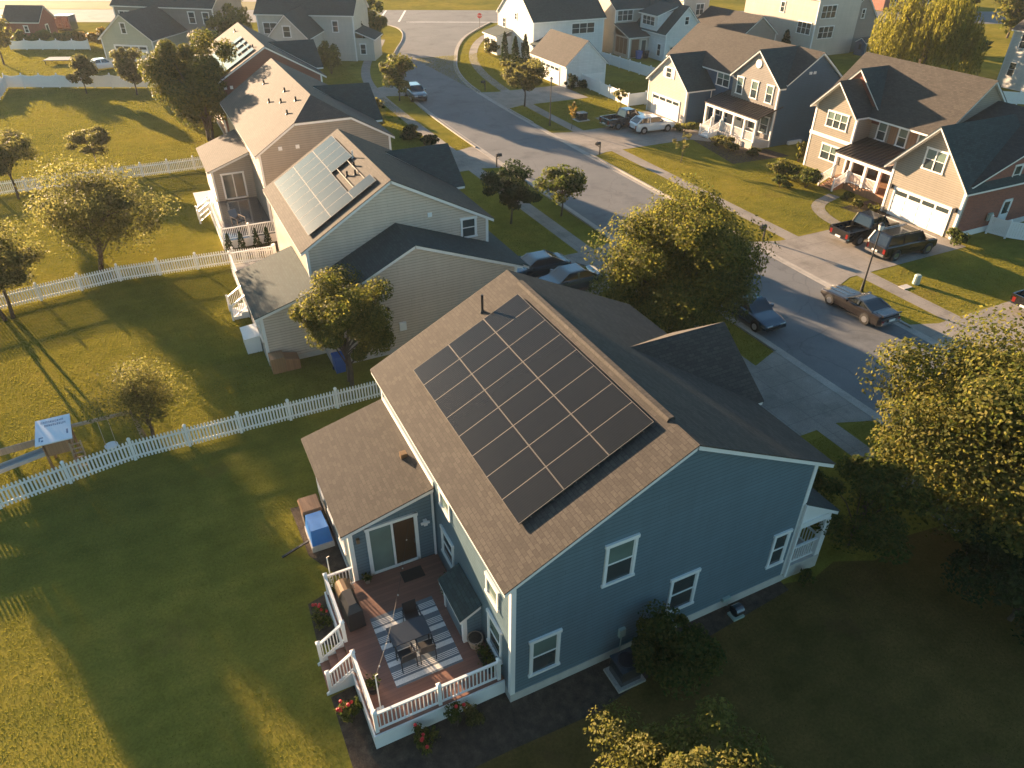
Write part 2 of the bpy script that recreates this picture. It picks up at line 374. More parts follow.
class House:
    """Everything is given in plot coordinates; parts are stored relative to the house's own base point."""
    def __init__(s, name, label, cat, x, y, rot=0.0, local=False, group=None):
        s.root = thing(name, label, cat, (x, y, 0), rot, group)
        s.off = (0, 0, 0) if local else (x, y, 0)
        s.parts = {}
    sec = 0
    def mb(s, part, mat):
        return s.parts.setdefault((part, mat, s.sec if part in ('wall', 'roof', 'fascia') else 0), MB())
    def put(s, name, mb, mat, parent=None):
        return mb.build(name, mat, parent or s.root, s.off)
    def block(s, mat, x0, x1, y0, y1, z0, za, zb=None, axis='y', rc=None, zr=None, drop=0.12):
        """walls; axis = ridge direction; za/zb = roof height above the low/high side wall."""
        zb = za if zb is None else zb; s.sec += 1; m = s.mb('wall', mat)
        a, b = za - drop, zb - drop
        if axis == 'y':
            rc = (x0 + x1) / 2 if rc is None else rc; r = (zr or za) - drop
            m.face([(x0, y0, z0), (x0, y1, z0), (x0, y1, a), (x0, y0, a)]); m.face([(x1, y0, z0), (x1, y1, z0), (x1, y1, b), (x1, y0, b)])
            for y in (y0, y1): m.face([(x0, y, z0), (x1, y, z0), (x1, y, b), (rc, y, r), (x0, y, a)] if zr else [(x0, y, z0), (x1, y, z0), (x1, y, b), (x0, y, a)])
        else:
            rc = (y0 + y1) / 2 if rc is None else rc; r = (zr or za) - drop
            m.face([(x0, y0, z0), (x1, y0, z0), (x1, y0, a), (x0, y0, a)]); m.face([(x0, y1, z0), (x1, y1, z0), (x1, y1, b), (x0, y1, b)])
            for x in (x0, x1): m.face([(x, y0, z0), (x, y1, z0), (x, y1, b), (x, rc, r), (x, y0, a)] if zr else [(x, y0, z0), (x, y1, z0), (x, y1, b), (x, y0, a)])
    def plane(s, mat, poly, trim=True, inset=0.03, new=True):
        if new: s.sec += 1
        s.mb('roof', mat).slab(poly, 0.05)
        if trim:
            cx = sum(p[0] for p in poly) / len(poly); cy = sum(p[1] for p in poly) / len(poly)
            P = [Vector(p) for p in poly]; q = []
            n = len(P)
            for i in range(n):
                d = Vector((cx, cy, 0)) - Vector((P[i].x, P[i].y, 0)); d.z = 0
                a = (P[i - 1] - P[i]).normalized(); b = (P[(i + 1) % n] - P[i]).normalized()
                q.append(P[i] + (a + b) * inset)
            s.mb('fascia', 'trim').slab(q, 0.17, 0.052)
    def gable(s, mat, x0, x1, y0, y1, za, zr, zb=None, axis='y', rc=None, oe=0.35, ob=None, r0=0.25, r1=0.25):
        zb = za if zb is None else zb; ob = oe if ob is None else ob; s.sec += 1
        if axis == 'y':
            rc = (x0 + x1) / 2 if rc is None else rc
            sa = (zr - za) / (rc - x0); sb = (zr - zb) / (x1 - rc); A, B = y0 - r0, y1 + r1
            s.plane(mat, [(x0 - oe, A, za - sa * oe), (rc, A, zr), (rc, B, zr), (x0 - oe, B, za - sa * oe)], new=False)
            s.plane(mat, [(rc, A, zr), (x1 + ob, A, zb - sb * ob), (x1 + ob, B, zb - sb * ob), (rc, B, zr)], new=False)
        else:
            rc = (y0 + y1) / 2 if rc is None else rc
            sa = (zr - za) / (rc - y0); sb = (zr - zb) / (y1 - rc); A, B = x0 - r0, x1 + r1
            s.plane(mat, [(A, y0 - oe, za - sa * oe), (A, rc, zr), (B, rc, zr), (B, y0 - oe, za - sa * oe)], new=False)
            s.plane(mat, [(A, rc, zr), (A, y1 + ob, zb - sb * ob), (B, y1 + ob, zb - sb * ob), (B, rc, zr)], new=False)
    def corner(s, x, y, z0, z1, sx=1, sy=1, w=0.13):
        m = MB(); m.box(min(x + 0.03 * sx, x - w * sx), max(x + 0.03 * sx, x - w * sx), min(y + 0.03 * sy, y - w * sy), max(y + 0.03 * sy, y - w * sy), z0, z1)
        s.put('corner_board', m, 'trim')
    def window(s, fr, u0, u1, z0, z1, n=1, upper=None, trim=0.1, pane='glass', rail=True, sill=True):
        f = MB(); t = trim
        f.fbox(fr, u0, u0 + t, z0, z1, 0, 0.06); f.fbox(fr, u1 - t, u1, z0, z1, 0, 0.06)
        f.fbox(fr, u0 - 0.04, u1 + 0.04, z1 - t - 0.01, z1 + 0.03, 0, 0.075); f.fbox(fr, u0 - (0.04 if sill else 0), u1 + (0.04 if sill else 0), z0 - 0.03, z0 + t * 0.7, 0, 0.085)
        a, b = u0 + t, u1 - t; w = (b - a) / n; zm = (z0 + z1) / 2
        for i in range(1, n): f.fbox(fr, a + i * w - 0.045, a + i * w + 0.045, z0 + 0.06, z1 - 0.1, 0, 0.055)
        if rail: f.fbox(fr, a, b, zm - 0.025, zm + 0.025, 0, 0.04)
        for i in range(n):
            for e in (a + i * w, a + (i + 1) * w): f.fbox(fr, e - 0.035, e + 0.035, z0 + 0.06, z1 - 0.1, 0, 0.032)
        o = s.put('window', f, 'trim')
        p = MB(); p.fbox(fr, a + 0.01, b - 0.01, z0 + 0.05, z1 - 0.08, 0.002, 0.014)
        q = s.put('pane', p, pane, o)
        if upper:
            p = MB(); p.fbox(fr, a + 0.02, b - 0.02, zm + 0.01, z1 - 0.09, 0.013, 0.02); s.put('reflection_or_curtain', p, upper, o)  # paler upper sash: light reflected in the pane, put into its colour
        return o
    def slider(s, fr, u0, u1, z0, z1, pl='glass', pr='warmglass'):
        f = MB(); t = 0.13
        f.fbox(fr, u0, u0 + t, z0, z1, 0, 0.07); f.fbox(fr, u1 - t, u1, z0, z1, 0, 0.07); f.fbox(fr, u0 - 0.03, u1 + 0.03, z1 - t, z1, 0, 0.08); f.fbox(fr, u0, u1, z0, z0 + 0.1, 0, 0.07)
        um = (u0 + u1) / 2; f.fbox(fr, um - 0.04, um + 0.04, z0 + 0.1, z1 - t, 0, 0.05)
        o = s.put('sliding_door', f, 'trim')
        for a, b, m in ((u0 + t, um, pl), (um, u1 - t, pr)):
            p = MB(); p.fbox(fr, a + 0.01, b - 0.01, z0 + 0.09, z1 - t + 0.01, 0.002, 0.016); s.put('pane', p, m, o)
        h = MB(); h.fbox(fr, u1 - t - 0.06, u1 - t - 0.03, z0 + 0.95, z0 + 1.2, 0.014, 0.06); s.put('handle', h, 'darkmetal', o)
    def garage_door(s, fr, u0, u1, z0, z1, mat='trim'):
        d = MB(); n = 4; h = (z1 - z0) / n; c = 4; w = (u1 - u0) / c
        d.fbox(fr, u0 - 0.14, u0, z0, z1 + 0.14, 0, 0.06); d.fbox(fr, u1, u1 + 0.14, z0, z1 + 0.14, 0, 0.06); d.fbox(fr, u0, u1, z1, z1 + 0.14, 0, 0.06)
        for i in range(n):
            d.fbox(fr, u0 + 0.005, u1 - 0.005, z0 + i * h + 0.012, z0 + (i + 1) * h - 0.012, 0, 0.02)
            for k in range(c):
                if i < n - 1: d.fbox(fr, u0 + k * w + 0.12, u0 + (k + 1) * w - 0.12, z0 + i * h + 0.1, z0 + (i + 1) * h - 0.1, 0.018, 0.035)
        o = s.put('garage_door', d, mat)
        for k in range(c):
            p = MB(); p.fbox(fr, u0 + k * w + 0.1, u0 + (k + 1) * w - 0.1, z1 - h + 0.12, z1 - 0.1, 0.02, 0.03); s.put('door_window', p, 'glass', o)
        return o
    def door(s, fr, u0, u1, z0, z1, mat='doorw'):
        f = MB(); f.fbox(fr, u0, u0 + 0.1, z0, z1, 0, 0.06); f.fbox(fr, u1 - 0.1, u1, z0, z1, 0, 0.06); f.fbox(fr, u0, u1, z1 - 0.1, z1, 0, 0.06)
        f.fbox(fr, u0 + 0.1, u1 - 0.1, z0, z1 - 0.1, 0, 0.03)
        o = s.put('door', f, mat)
        p = MB(); p.fbox(fr, u0 + 0.22, u1 - 0.22, z0 + 0.9, z1 - 0.22, 0.028, 0.038); s.put('pane', p, 'glass', o)
        h = MB(); h.fbox(fr, u1 - 0.19, u1 - 0.14, z0 + 0.95, z0 + 1.03, 0.03, 0.09); s.put('handle', h, 'darkmetal', o)
    def vent(s, x, y, z, h=0.35, r=0.06, parent=None, mat='darkmetal'):
        m = MB(); m.cyl((x, y, z - 0.1), (x, y, z + h), r, n=8); m.cyl((x, y, z - 0.06), (x, y, z + 0.06), r * 2.2, r * 1.3, 10)
        s.vents.append((m, mat))
    vents = None
    def roof_seams(s, p0, p1, q0, q1, n):
        m = s.mb('porch_roof', 'seam')
        for i in range(n + 1):
            t = i / n
            a = Vector(p0).lerp(Vector(p1), t); b = Vector(q0).lerp(Vector(q1), t)
            m.beam(a + Vector((0, 0, 0.03)), b + Vector((0, 0, 0.035)), 0.06, 0.075)
    def finish(s):
        objs = {}
        for (part, mat, _k), m in s.parts.items():
            o = s.put(part, m, mat); objs.setdefault(part, o)
        for m, mat in (s.vents or []):
            s.put('vent_pipe', m, mat, objs.get('roof'))
        return objs

def railing(put, p, q, h=0.95, lift=0.08, gap=0.125, posts=(True, True), mat='vinyl', bal=0.035):
    """white baluster railing between two points: a section part plus its posts"""
    p = Vector(p); q = Vector(q); d = q - p; n = max(2, int(d.length / gap)); up = Vector((0, 0, 1))
    m = MB(); m.beam(p + up * (h - 0.03), q + up * (h - 0.03), 0.09, 0.06); m.beam(p + up * (lift + 0.03), q + up * (lift + 0.03), 0.05, 0.06)
    for i in range(1, n):
        a = p + d * (i / n); m.box(a.x - bal / 2, a.x + bal / 2, a.y - bal / 2, a.y + bal / 2, a.z + lift + 0.05, a.z + h - 0.05)
    put('railing', m, mat)
    for e, ok in ((p, posts[0]), (q, posts[1])):
        if ok:
            b = MB(); b.box(e.x - 0.06, e.x + 0.06, e.y - 0.06, e.y + 0.06, e.z - 0.1, e.z + h + 0.1)
            b.hexa([(e.x - 0.08, e.y - 0.08, e.z + h + 0.1), (e.x + 0.08, e.y - 0.08, e.z + h + 0.1), (e.x + 0.08, e.y + 0.08, e.z + h + 0.1), (e.x - 0.08, e.y + 0.08, e.z + h + 0.1)],
                   [(e.x - 0.02, e.y - 0.02, e.z + h + 0.17), (e.x + 0.02, e.y - 0.02, e.z + h + 0.17), (e.x + 0.02, e.y + 0.02, e.z + h + 0.17), (e.x - 0.02, e.y + 0.02, e.z + h + 0.17)])
            put('railing_post', b, mat)

# ------------------------------------------------------------------ setting
def strip(mb, left, right, z):
    for i in range(len(left) - 1):
        mb.face([(*left[i], z), (*right[i], z), (*right[i + 1], z), (*left[i + 1], z)])
def offset(pl, w):
    out = []
    for i, p in enumerate(pl):
        a = Vector(pl[max(0, i - 1)]); b = Vector(pl[min(len(pl) - 1, i + 1)]); d = (b - a).normalized()
        out.append((p[0] - d.y * w, p[1] + d.x * w))
    return out
def smooth_line(pl, it=2):
    for _ in range(it):
        q = [pl[0]]
        for a, b in zip(pl[:-1], pl[1:]):
            q += [(a[0] * .75 + b[0] * .25, a[1] * .75 + b[1] * .25), (a[0] * .25 + b[0] * .75, a[1] * .25 + b[1] * .75)]
        pl = q + [pl[-1]]
    return pl

g = MB(); n = 24; S = 900
for i in range(n):
    for j in range(n):
        x0 = -S + 2 * S * i / n; x1 = -S + 2 * S * (i + 1) / n; y0 = -S + 2 * S * j / n; y1 = -S + 2 * S * (j + 1) / n
        g.face([(x0, y0, 0), (x1, y0, 0), (x1, y1, 0), (x0, y1, 0)])
struct('ground', g, 'lawn')

KL = smooth_line([(24.05, -70), (24.05, 5), (24.05, 40), (24.2, 68), (24.9, 80), (26.8, 91), (29.9, 102.7), (33.8, 112), (37.6, 119.6), (40.6, 128), (41.2, 134), (39, 141.5)])
KR = smooth_line([(33.5, -70), (33.5, 5), (33.5, 40), (33.8, 68), (34.2, 79), (35.0, 86), (37.0, 94), (40.3, 102), (44.1, 110.4), (48.6, 118.3), (53.5, 124.5), (60, 131.8)])
CD = Vector((0.9135, -0.4067)); CN = Vector((0.4067, 0.9135)); C0 = Vector((43, 139.3))
def crs(t, k): v = C0 + CD * t + CN * k; return (v.x, v.y)
r = MB(); r.face([(*q, 0.006) for q in KL + KR[::-1]]); struct('road', r, 'asphalt')
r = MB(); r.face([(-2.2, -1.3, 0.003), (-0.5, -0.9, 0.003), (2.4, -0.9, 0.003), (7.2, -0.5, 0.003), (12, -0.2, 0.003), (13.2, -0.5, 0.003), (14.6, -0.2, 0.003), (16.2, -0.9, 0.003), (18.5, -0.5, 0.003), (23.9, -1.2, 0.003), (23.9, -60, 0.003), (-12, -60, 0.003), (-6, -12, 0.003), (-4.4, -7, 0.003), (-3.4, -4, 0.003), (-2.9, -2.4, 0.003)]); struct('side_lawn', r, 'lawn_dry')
r = MB()
for t in range(-300, 300, 20): r.face([(*crs(t, -0.5), 0.010), (*crs(t + 20, -0.5), 0.010), (*crs(t + 20, 16.5), 0.010), (*crs(t, 16.5), 0.010)])
struct('cross_road', r, 'asphalt')
r = MB()
for t in range(-300, -30, 20): r.face([(*crs(t, 29), 0.008), (*crs(t + 20, 29), 0.008), (*crs(t + 20, 40), 0.008), (*crs(t, 40), 0.008)])
struct('far_road', r, 'concrete')
r = MB()
for k0, k1 in ((17.2, 28.6), (40.5, 90)):
    for t in range(-300, -30, 20): r.face([(*crs(t, k0), 0.007), (*crs(t + 20, k0), 0.007), (*crs(t + 20, k1), 0.007), (*crs(t, k1), 0.007)])
struct('grass_verge', r, 'drygrass')
r = MB()
def line(a, b, w): 
    a = Vector(a); b = Vector(b); d = (b - a).normalized(); q = Vector((-d.y, d.x)) * w / 2
    r.face([(*(a - q), 0.014), (*(b - q), 0.014), (*(b + q), 0.014), (*(a + q), 0.014)])
line(crs(0.5, 0.5), crs(0.5, 16), 0.4); line(crs(-3.6, 1.0), crs(-3.6, 16), 0.4)
line(crs(22, 0.5), crs(22, 16), 0.4); line(crs(26, 0.5), crs(26, 16), 0.4); line(crs(2, 0.3), crs(20, 0.3), 0.45)
struct('road_marking', r, 'paint')

# driveways: (x0, y0, x1, y1)
DRV = [(12.6, 6.6, 24.3, 12.6), (12.2, 24.2, 24.3, 30.4), (12.0, 51.2, 24.4, 57.4), (12.5, 82.5, 25.2, 87.5), (33.3, 18.6, 48.0, 25.6), (33.3, 50.6, 49.3, 58.4), (41.5, 56.0, 49.3, 62.4), (33.8, 71.2, 46.0, 78.8), (33.3, 7.4, 50, 11.4)]
r = MB()
for i, (x0, y0, x1, y1) in enumerate(DRV):
    if x0 < 30: r.face([(x0, y0, 0.012), (x1 - 2.4, y0, 0.012), (x1 - 2.4, y1, 0.012), (x0, y1, 0.012)]); r.face([(x1 - 2.4, y0, 0.012), (x1, y0 - 0.9, 0.012), (x1, y1 + 0.9, 0.012), (x1 - 2.4, y1, 0.012)])
    elif i != 6: r.face([(x0, y0 - 0.9, 0.012), (x0 + 2.4, y0, 0.012), (x0 + 2.4, y1, 0.012), (x0, y1 + 0.9, 0.012)]); r.face([(x0 + 2.4, y0, 0.012), (x1, y0, 0.012), (x1, y1, 0.012), (x0 + 2.4, y1, 0.012)])
    else: r.face([(x0, y0, 0.0135), (x1, y0, 0.0135), (x1, y1, 0.0135), (x0, y1, 0.0135)])
struct('driveway', r, 'concrete')
SWL = smooth_line([(21.15, -60), (21.15, 30), (21.2, 62), (21.5, 79.5), (22.4, 90), (24.3, 98), (27.6, 107), (31.8, 115.3), (34.5, 122)])
SWR = smooth_line([(37.05, -60), (37.05, 40), (36.9, 62), (37.3, 74), (38.0, 81), (39.4, 90.3), (42.2, 100.2), (47.8, 111.7), (54.2, 120.3), (62, 126)])
r = MB(); strip(r, offset(SWL, 0.65), offset(SWL, -0.65), 0.018); strip(r, offset(SWR, 0.65), offset(SWR, -0.65), 0.018)
for pts in ([(48.2, 49.3), (44.6, 53.2), (44.2, 53.8)], [(47.4, 31.2), (44.0, 30.2), (42.6, 27.6), (42.4, 25.0)], [(14, 4), (17.5, 4.6), (18.4, 6.8)], [(13.5, 21), (17.0, 21.6), (18.0, 24.6)], [(12.5, 48), (16, 48.4), (17, 51.4)]):
    pts = smooth_line(pts); strip(r, offset(pts, 0.55), offset(pts, -0.55), 0.016)
struct('pavement', r, 'concrete')
def kerb_line(pl, side, cuts):
    m = MB()
    for a, b in zip(pl[:-1], pl[1:]):
        a = Vector(a); b = Vector(b); L_ = (b - a).length; d = (b - a) / L_; k = max(1, int(L_ / 1.5))
        q = Vector((-d.y, d.x)) * side
        for i in range(k):
            p0 = a + d * (L_ * i / k); p1 = a + d * (L_ * (i + 1) / k); ym = (p0.y + p1.y) / 2
            h = 0.13
            for c0, c1 in cuts:
                if c0 - 0.8 < ym < c1 + 0.8: h = 0.03
            m.hexa([(*p0, -0.05), (*p1, -0.05), (*(p1 + q * 0.17), -0.05), (*(p0 + q * 0.17), -0.05)], [(*p0, h), (*p1, h), (*(p1 + q * 0.17), h), (*(p0 + q * 0.17), h)])
            m.hexa([(*(p0 - q * 0.42), -0.02), (*(p1 - q * 0.42), -0.02), (*p1, -0.02), (*p0, -0.02)], [(*(p0 - q * 0.42), 0.016), (*(p1 - q * 0.42), 0.016), (*p1, 0.02), (*p0, 0.02)])
    return m
struct('kerb', kerb_line(KL, 1, [(d[1], d[3]) for d in DRV if d[0] < 30]), 'kerb')
struct('kerb_far_side', kerb_line(KR, -1, [(d[1], d[3]) for d in DRV if d[0] > 30]), 'kerb').name = 'kerb'
BED = [[(-5.4, 2.8), (-4.52, 2.9), (-4.52, 0.42), (0, 0.42), (0, 0), (11.9, 0), (11.9, -0.5), (7.2, -0.9), (2.4, -1.6), (-0.6, -1.5), (-2.3, -1.5), (-5.4, 0.1)],
       [(-5.3, 5.1), (-4.5, 4.6), (-4.5, 7.2), (-5.2, 7.0)], [(-4.6, 9.4), (-3.35, 7.0), (-3.35, 12.4), (-4.7, 12.5)]]
r = MB()
for b in BED: r.face([(x, y, 0.009) for x, y in b])
r.face([(-3.6, 40.2, 0.009), (0.8, 40.2, 0.009), (0.8, 42.0, 0.009), (-3.6, 42, 0.009)])
r.face([(45.0, 42.0, 0.009), (52, 41.6, 0.009), (51.5, 44.4, 0.009), (50, 45.0, 0.009), (49.2, 50.8, 0.009), (46.5, 50.4, 0.009)])
r.face([(45.8, 25.6, 0.009), (48.4, 25.6, 0.009), (49.4, 29.0, 0.009), (45.6, 28.8, 0.009)])
struct('mulch_bed', r, 'mulch')

# ------------------------------------------------------------------ fences
PANELS = {}
def fence(label, pts, h=1.15, style='picket', group='white fences between the yards', post_h=0.18, mat='vinyl'):
    root = thing('picket_fence' if style == 'picket' else 'vinyl_fence', label, 'fence', (*pts[0], 0), 0, group)
    o0 = Vector(pts[0]); last = None; pk = None
    for a, b in zip(pts[:-1], pts[1:]):
        a = Vector(a); b = Vector(b); Ln = (b - a).length; k = max(1, round(Ln / 2.4)); w = Ln / k; ang = math.atan2(b.y - a.y, b.x - a.x)
        key = (round(w, 2), h, style, mat)
        if key not in PANELS:
            m = MB()
            if style == 'picket':
                m.box(0.06, w - 0.06, -0.02, 0.02, 0.18, 0.27); m.box(0.06, w - 0.06, -0.02, 0.02, h - 0.3, h - 0.21)
                c = int((w - 0.12) / 0.152)
                for i in range(c):
                    x = 0.06 + (w - 0.12) * (i + 0.5) / c
                    m.hexa([(x - 0.042, -0.045, 0.06), (x + 0.042, -0.045, 0.06), (x + 0.042, -0.022, 0.06), (x - 0.042, -0.022, 0.06)],
                           [(x - 0.042, -0.045, h - 0.06), (x + 0.042, -0.045, h - 0.06), (x + 0.042, -0.022, h - 0.06), (x - 0.042, -0.022, h - 0.06)])
                    m.hexa([(x - 0.042, -0.045, h - 0.06), (x + 0.042, -0.045, h - 0.06), (x + 0.042, -0.022, h - 0.06), (x - 0.042, -0.022, h - 0.06)],
                           [(x - 0.012, -0.045, h), (x + 0.012, -0.045, h), (x + 0.012, -0.022, h), (x - 0.012, -0.022, h)])
            else:
                c = 12
                m.box(0.06, w - 0.06, -0.025, 0.025, 0.1, 0.24)
                for i in range(c):
                    x0 = 0.06 + (w - 0.12) * i / c; x1 = 0.06 + (w - 0.12) * (i + 1) / c
                    sc = (0.16 * math.sin(math.pi * (i + 0.5) / c)) if style == 'scallop' else 0.0
                    sg = -1 if style == 'scallop' else 1
                    m.box(x0 + 0.006, x1 - 0.006, -0.014, 0.014, 0.2, h - 0.05 + sg * sc)
                if style != 'scallop': m.box(0.06, w - 0.06, -0.03, 0.03, h - 0.1, h)
            q = m.build('fence_panel', mat); PANELS[key] = q.data; bpy.data.objects.remove(q)
        for i in range(k):
            p = a + (b - a) * (i / k)
            o = bpy.data.objects.new('fence_panel', PANELS[key]); COL.objects.link(o); o.parent = root
            o.location = (p.x - o0.x, p.y - o0.y, random.uniform(-0.02, 0.015)); o.rotation_euler = (random.uniform(-0.02, 0.02), random.uniform(-0.006, 0.006), ang)
        for i in range(k + 1):
            if i == 0 and last is not None: continue
            p = a + (b - a) * (i / k)
            if 'post' + str(h) + mat not in PANELS:
                m = MB(); m.box(-0.065, 0.065, -0.065, 0.065, 0, h + 0.08)
                m.hexa([(-0.085, -0.085, h + 0.08), (0.085, -0.085, h + 0.08), (0.085, 0.085, h + 0.08), (-0.085, 0.085, h + 0.08)], [(-0.02, -0.02, h + post_h), (0.02, -0.02, h + post_h), (0.02, 0.02, h + post_h), (-0.02, 0.02, h + post_h)])
                q = m.build('fence_post', mat); PANELS['post' + str(h) + mat] = q.data; bpy.data.objects.remove(q)
            o = bpy.data.objects.new('fence_post', PANELS['post' + str(h) + mat]); COL.objects.link(o); o.parent = root
            o.location = (p.x - o0.x, p.y - o0.y, 0); o.rotation_euler = (0, 0, ang)
        last = b
    return root
fence('white picket fence behind the blue house, beside the wooden play tower', [(-34.0, 15.6), (-16.1, 18.0), (-10.6, 19.0), (1.6, 18.9)], 1.15)
fence('white picket fence meeting the end of the beige house deck, casting striped shadow on lawn', [(-34, 36.6), (-17.6, 38.5), (-10.4, 39.8), (-2.9, 39.3), (-0.2, 38.6)], 1.15)
fence('white picket fence below the large golden oak, meeting the taupe house', [(-42, 62.3), (-14.5, 62.3), (-3.0, 62.3), (0.6, 62.2)], 1.2)
fence('white scalloped fence along the top of the wide sunlit lawn', [(-30, 97.5), (-21.7, 100.6), (-21.3, 107.4), (-15.1, 104.7), (-6.8, 100.9), (-1, 98.4)], 1.7, 'scallop')
fence('white scalloped fence in front of the hedge by the red brick shed', [(-22.6, 137.1), (-11.2, 131.9)], 1.5, 'scallop')
fence('white vinyl fence running from white garage towards the dark pickup', [(51.9, 77.0), (48.4, 77.0), (48.0, 65.1), (53, 65.1)], 1.5, 'solid')
fence('white vinyl fence behind the grass strip, below the brown screened sunroom', [(56.5, 90.5), (59.4, 90.0), (59.9, 77.5), (60.2, 66.5)], 1.5, 'solid')
fence('white vinyl fence panel with gate beside the brick side of the tan house', [(51.8, 19.7), (52.2, 18.4), (53.6, 16.6), (58, 16.6)], 1.4, 'solid')
fence('white vinyl fence behind the blue grey house, below the dark garden shed', [(64.5, 44.2), (72, 51.5), (84, 68)], 1.6, 'solid')
fence('white vinyl fence around the terrace by the white house at the right edge', [(79, 40.5), (83.5, 48.0), (92, 47), (97, 42.5)], 1.5, 'solid')

# ------------------------------------------------------------------ solar arrays
def solar_array(label, origin, ux, uy, cells, pw=1.17, ph=1.73, lift=0.14):
    """origin: low near corner on the roof surface; ux along the ridge, uy up the slope (unit vectors); cells = (column, row)"""
    o = Vector(origin); ux = Vector(ux); uy = Vector(uy); nz = ux.cross(uy); nz = nz if nz.z > 0 else -nz
    root = thing('solar_array', label, 'solar panels', o)
    g = 0.014; gc = 0.007
    P = lambda a, b, h: ux * a + uy * b + nz * h
    proto = None
    rows = sorted({c[1] for c in cells})
    for rw in rows:
        cs = [c[0] for c in cells if c[1] == rw]
        for f in (0.25, 0.75):
            b = (rw + f) * (ph + g); m = MB(); m.beam(P(min(cs) * (pw + gc), b, lift * 0.5), P((max(cs) + 1) * (pw + gc), b, lift * 0.5), 0.04, lift * 0.9, nz); m.build('mounting_rail', 'alu', root)
    for c in cells:
        a0 = c[0] * (pw + gc); b0 = c[1] * (ph + g)
        if proto is None:
            Q = lambda a, b, h: P(a, b, h + lift)
            m = MB(); fw = 0.011
            for (x0, x1, y0, y1) in ((0, pw, 0, fw), (0, pw, ph - fw, ph), (0, fw, fw, ph - fw), (pw - fw, pw, fw, ph - fw)):
                m.hexa([Q(x0, y0, -0.035), Q(x1, y0, -0.035), Q(x1, y1, -0.035), Q(x0, y1, -0.035)], [Q(x0, y0, 0.004), Q(x1, y0, 0.004), Q(x1, y1, 0.004), Q(x0, y1, 0.004)])
            fr = m.build('panel_frame', 'alu')
            m = MB(); m.hexa([Q(fw, fw, -0.03), Q(pw - fw, fw, -0.03), Q(pw - fw, ph - fw, -0.03), Q(fw, ph - fw, -0.03)], [Q(fw, fw, 0), Q(pw - fw, fw, 0), Q(pw - fw, ph - fw, 0), Q(fw, ph - fw, 0)])
            proto = m.build('solar_panel', 'solar', root); fr.parent = proto; q = proto
        else: q = copy_tree(proto, root)
        q.location = P(a0, b0, 0)
    return root

# ------------------------------------------------------------------ main blue house
H = House('blue_house', 'dark blue two storey house with black solar panels on its brown shingle roof', 'house', 6, 6)
ZA, ZR, RC = 6.07, 9.18, 6.05; ZB = 6.33
W_ = 11.94; LN = 12.65
H.block('blue', 0, W_, 0, LN, 0.42, ZA, ZB, 'y', RC, ZR)
H.gable('roof', 0, W_, 0, LN, ZA, ZR, ZB, 'y', RC, 0.34, 0.68, 0.2, 0.2)
H.mb('foundation', 'conc').box(-0.02, W_ + 0.02, -0.02, LN + 0.02, 0, 0.42)
# ridge vent
m = MB(); m.hexa([(RC - 0.17, 1.2, ZR - 0.07), (RC + 0.17, 1.2, ZR - 0.07), (RC + 0.17, 11.6, ZR - 0.07), (RC - 0.17, 11.6, ZR - 0.07)], [(RC - 0.1, 1.2, ZR + 0.05), (RC + 0.1, 1.2, ZR + 0.05), (RC + 0.1, 11.6, ZR + 0.05), (RC - 0.1, 11.6, ZR + 0.05)])
ridge_vent = m
# front gable (street side): ridge along x at y 6.8
gz = 8.05
H.block('blue', W_ - 0.2, 12.5, 4.3, 9.3, 0.42, 6.2, 6.2, 'x', 6.8, gz)
H.plane('roof', [(8.3, 6.8, gz), (13.0, 6.8, gz), (13.0, 3.85, 5.98), (12.4, 3.85, 5.98)])
H.plane('roof', [(8.3, 6.8, gz), (13.0, 6.8, gz), (13.0, 9.75, 5.98), (12.4, 9.75, 5.98)])
# rear wing
WX, WY0, WY1 = -3.35, 6.66, 12.45
H.block('blue', WX, 0, WY0, WY1, 0.42, 3.52, 4.42, 'y')
H.plane('roof', [(-3.66, 6.42, 3.46), (-0.02, 6.42, 4.42), (-0.02, 12.66, 4.42), (-3.66, 12.66, 3.46)])
H.mb('foundation', 'conc').box(WX - 0.02, -0.02, WY0 - 0.02, WY1 + 0.02, 0, 0.42)
H.mb('flashing', 'trim').box(-0.05, -0.005, 6.5, 12.6, 4.36, 4.62)
# storage closet on the deck
H.block('blue', -0.68, 0, 2.34, 4.12, 0.75, 2.22, 2.6, 'y')
H.plane('roofd', [(-0.86, 2.2, 2.12), (-0.02, 2.2, 2.58), (-0.02, 4.26, 2.58), (-0.86, 4.26, 2.12)])
H.corner(-0.68, 2.34, 0.75, 2.1, -1, -1, 0.12); H.corner(-0.68, 4.12, 0.75, 2.1, -1, 1, 0.1)
m = MB(); m.fbox(FR('-x', -0.68), 2.62, 3.9, 0.8, 2.0, 0, 0.03); H.put('closet_door', m, 'blue')
for (x, y, sx, sy, z1) in ((0, 0, -1, -1, 5.9), (W_, 0, 1, -1, 6.15), (0, LN, -1, 1, 5.9), (W_, LN, 1, 1, 6.1)): H.corner(x, y, 0.42, z1, sx, sy, 0.14)
H.corner(WX, WY0, 0.42, 3.3, -1, -1, 0.14); H.corner(WX, WY1, 0.42, 3.3, -1, 1, 0.14)
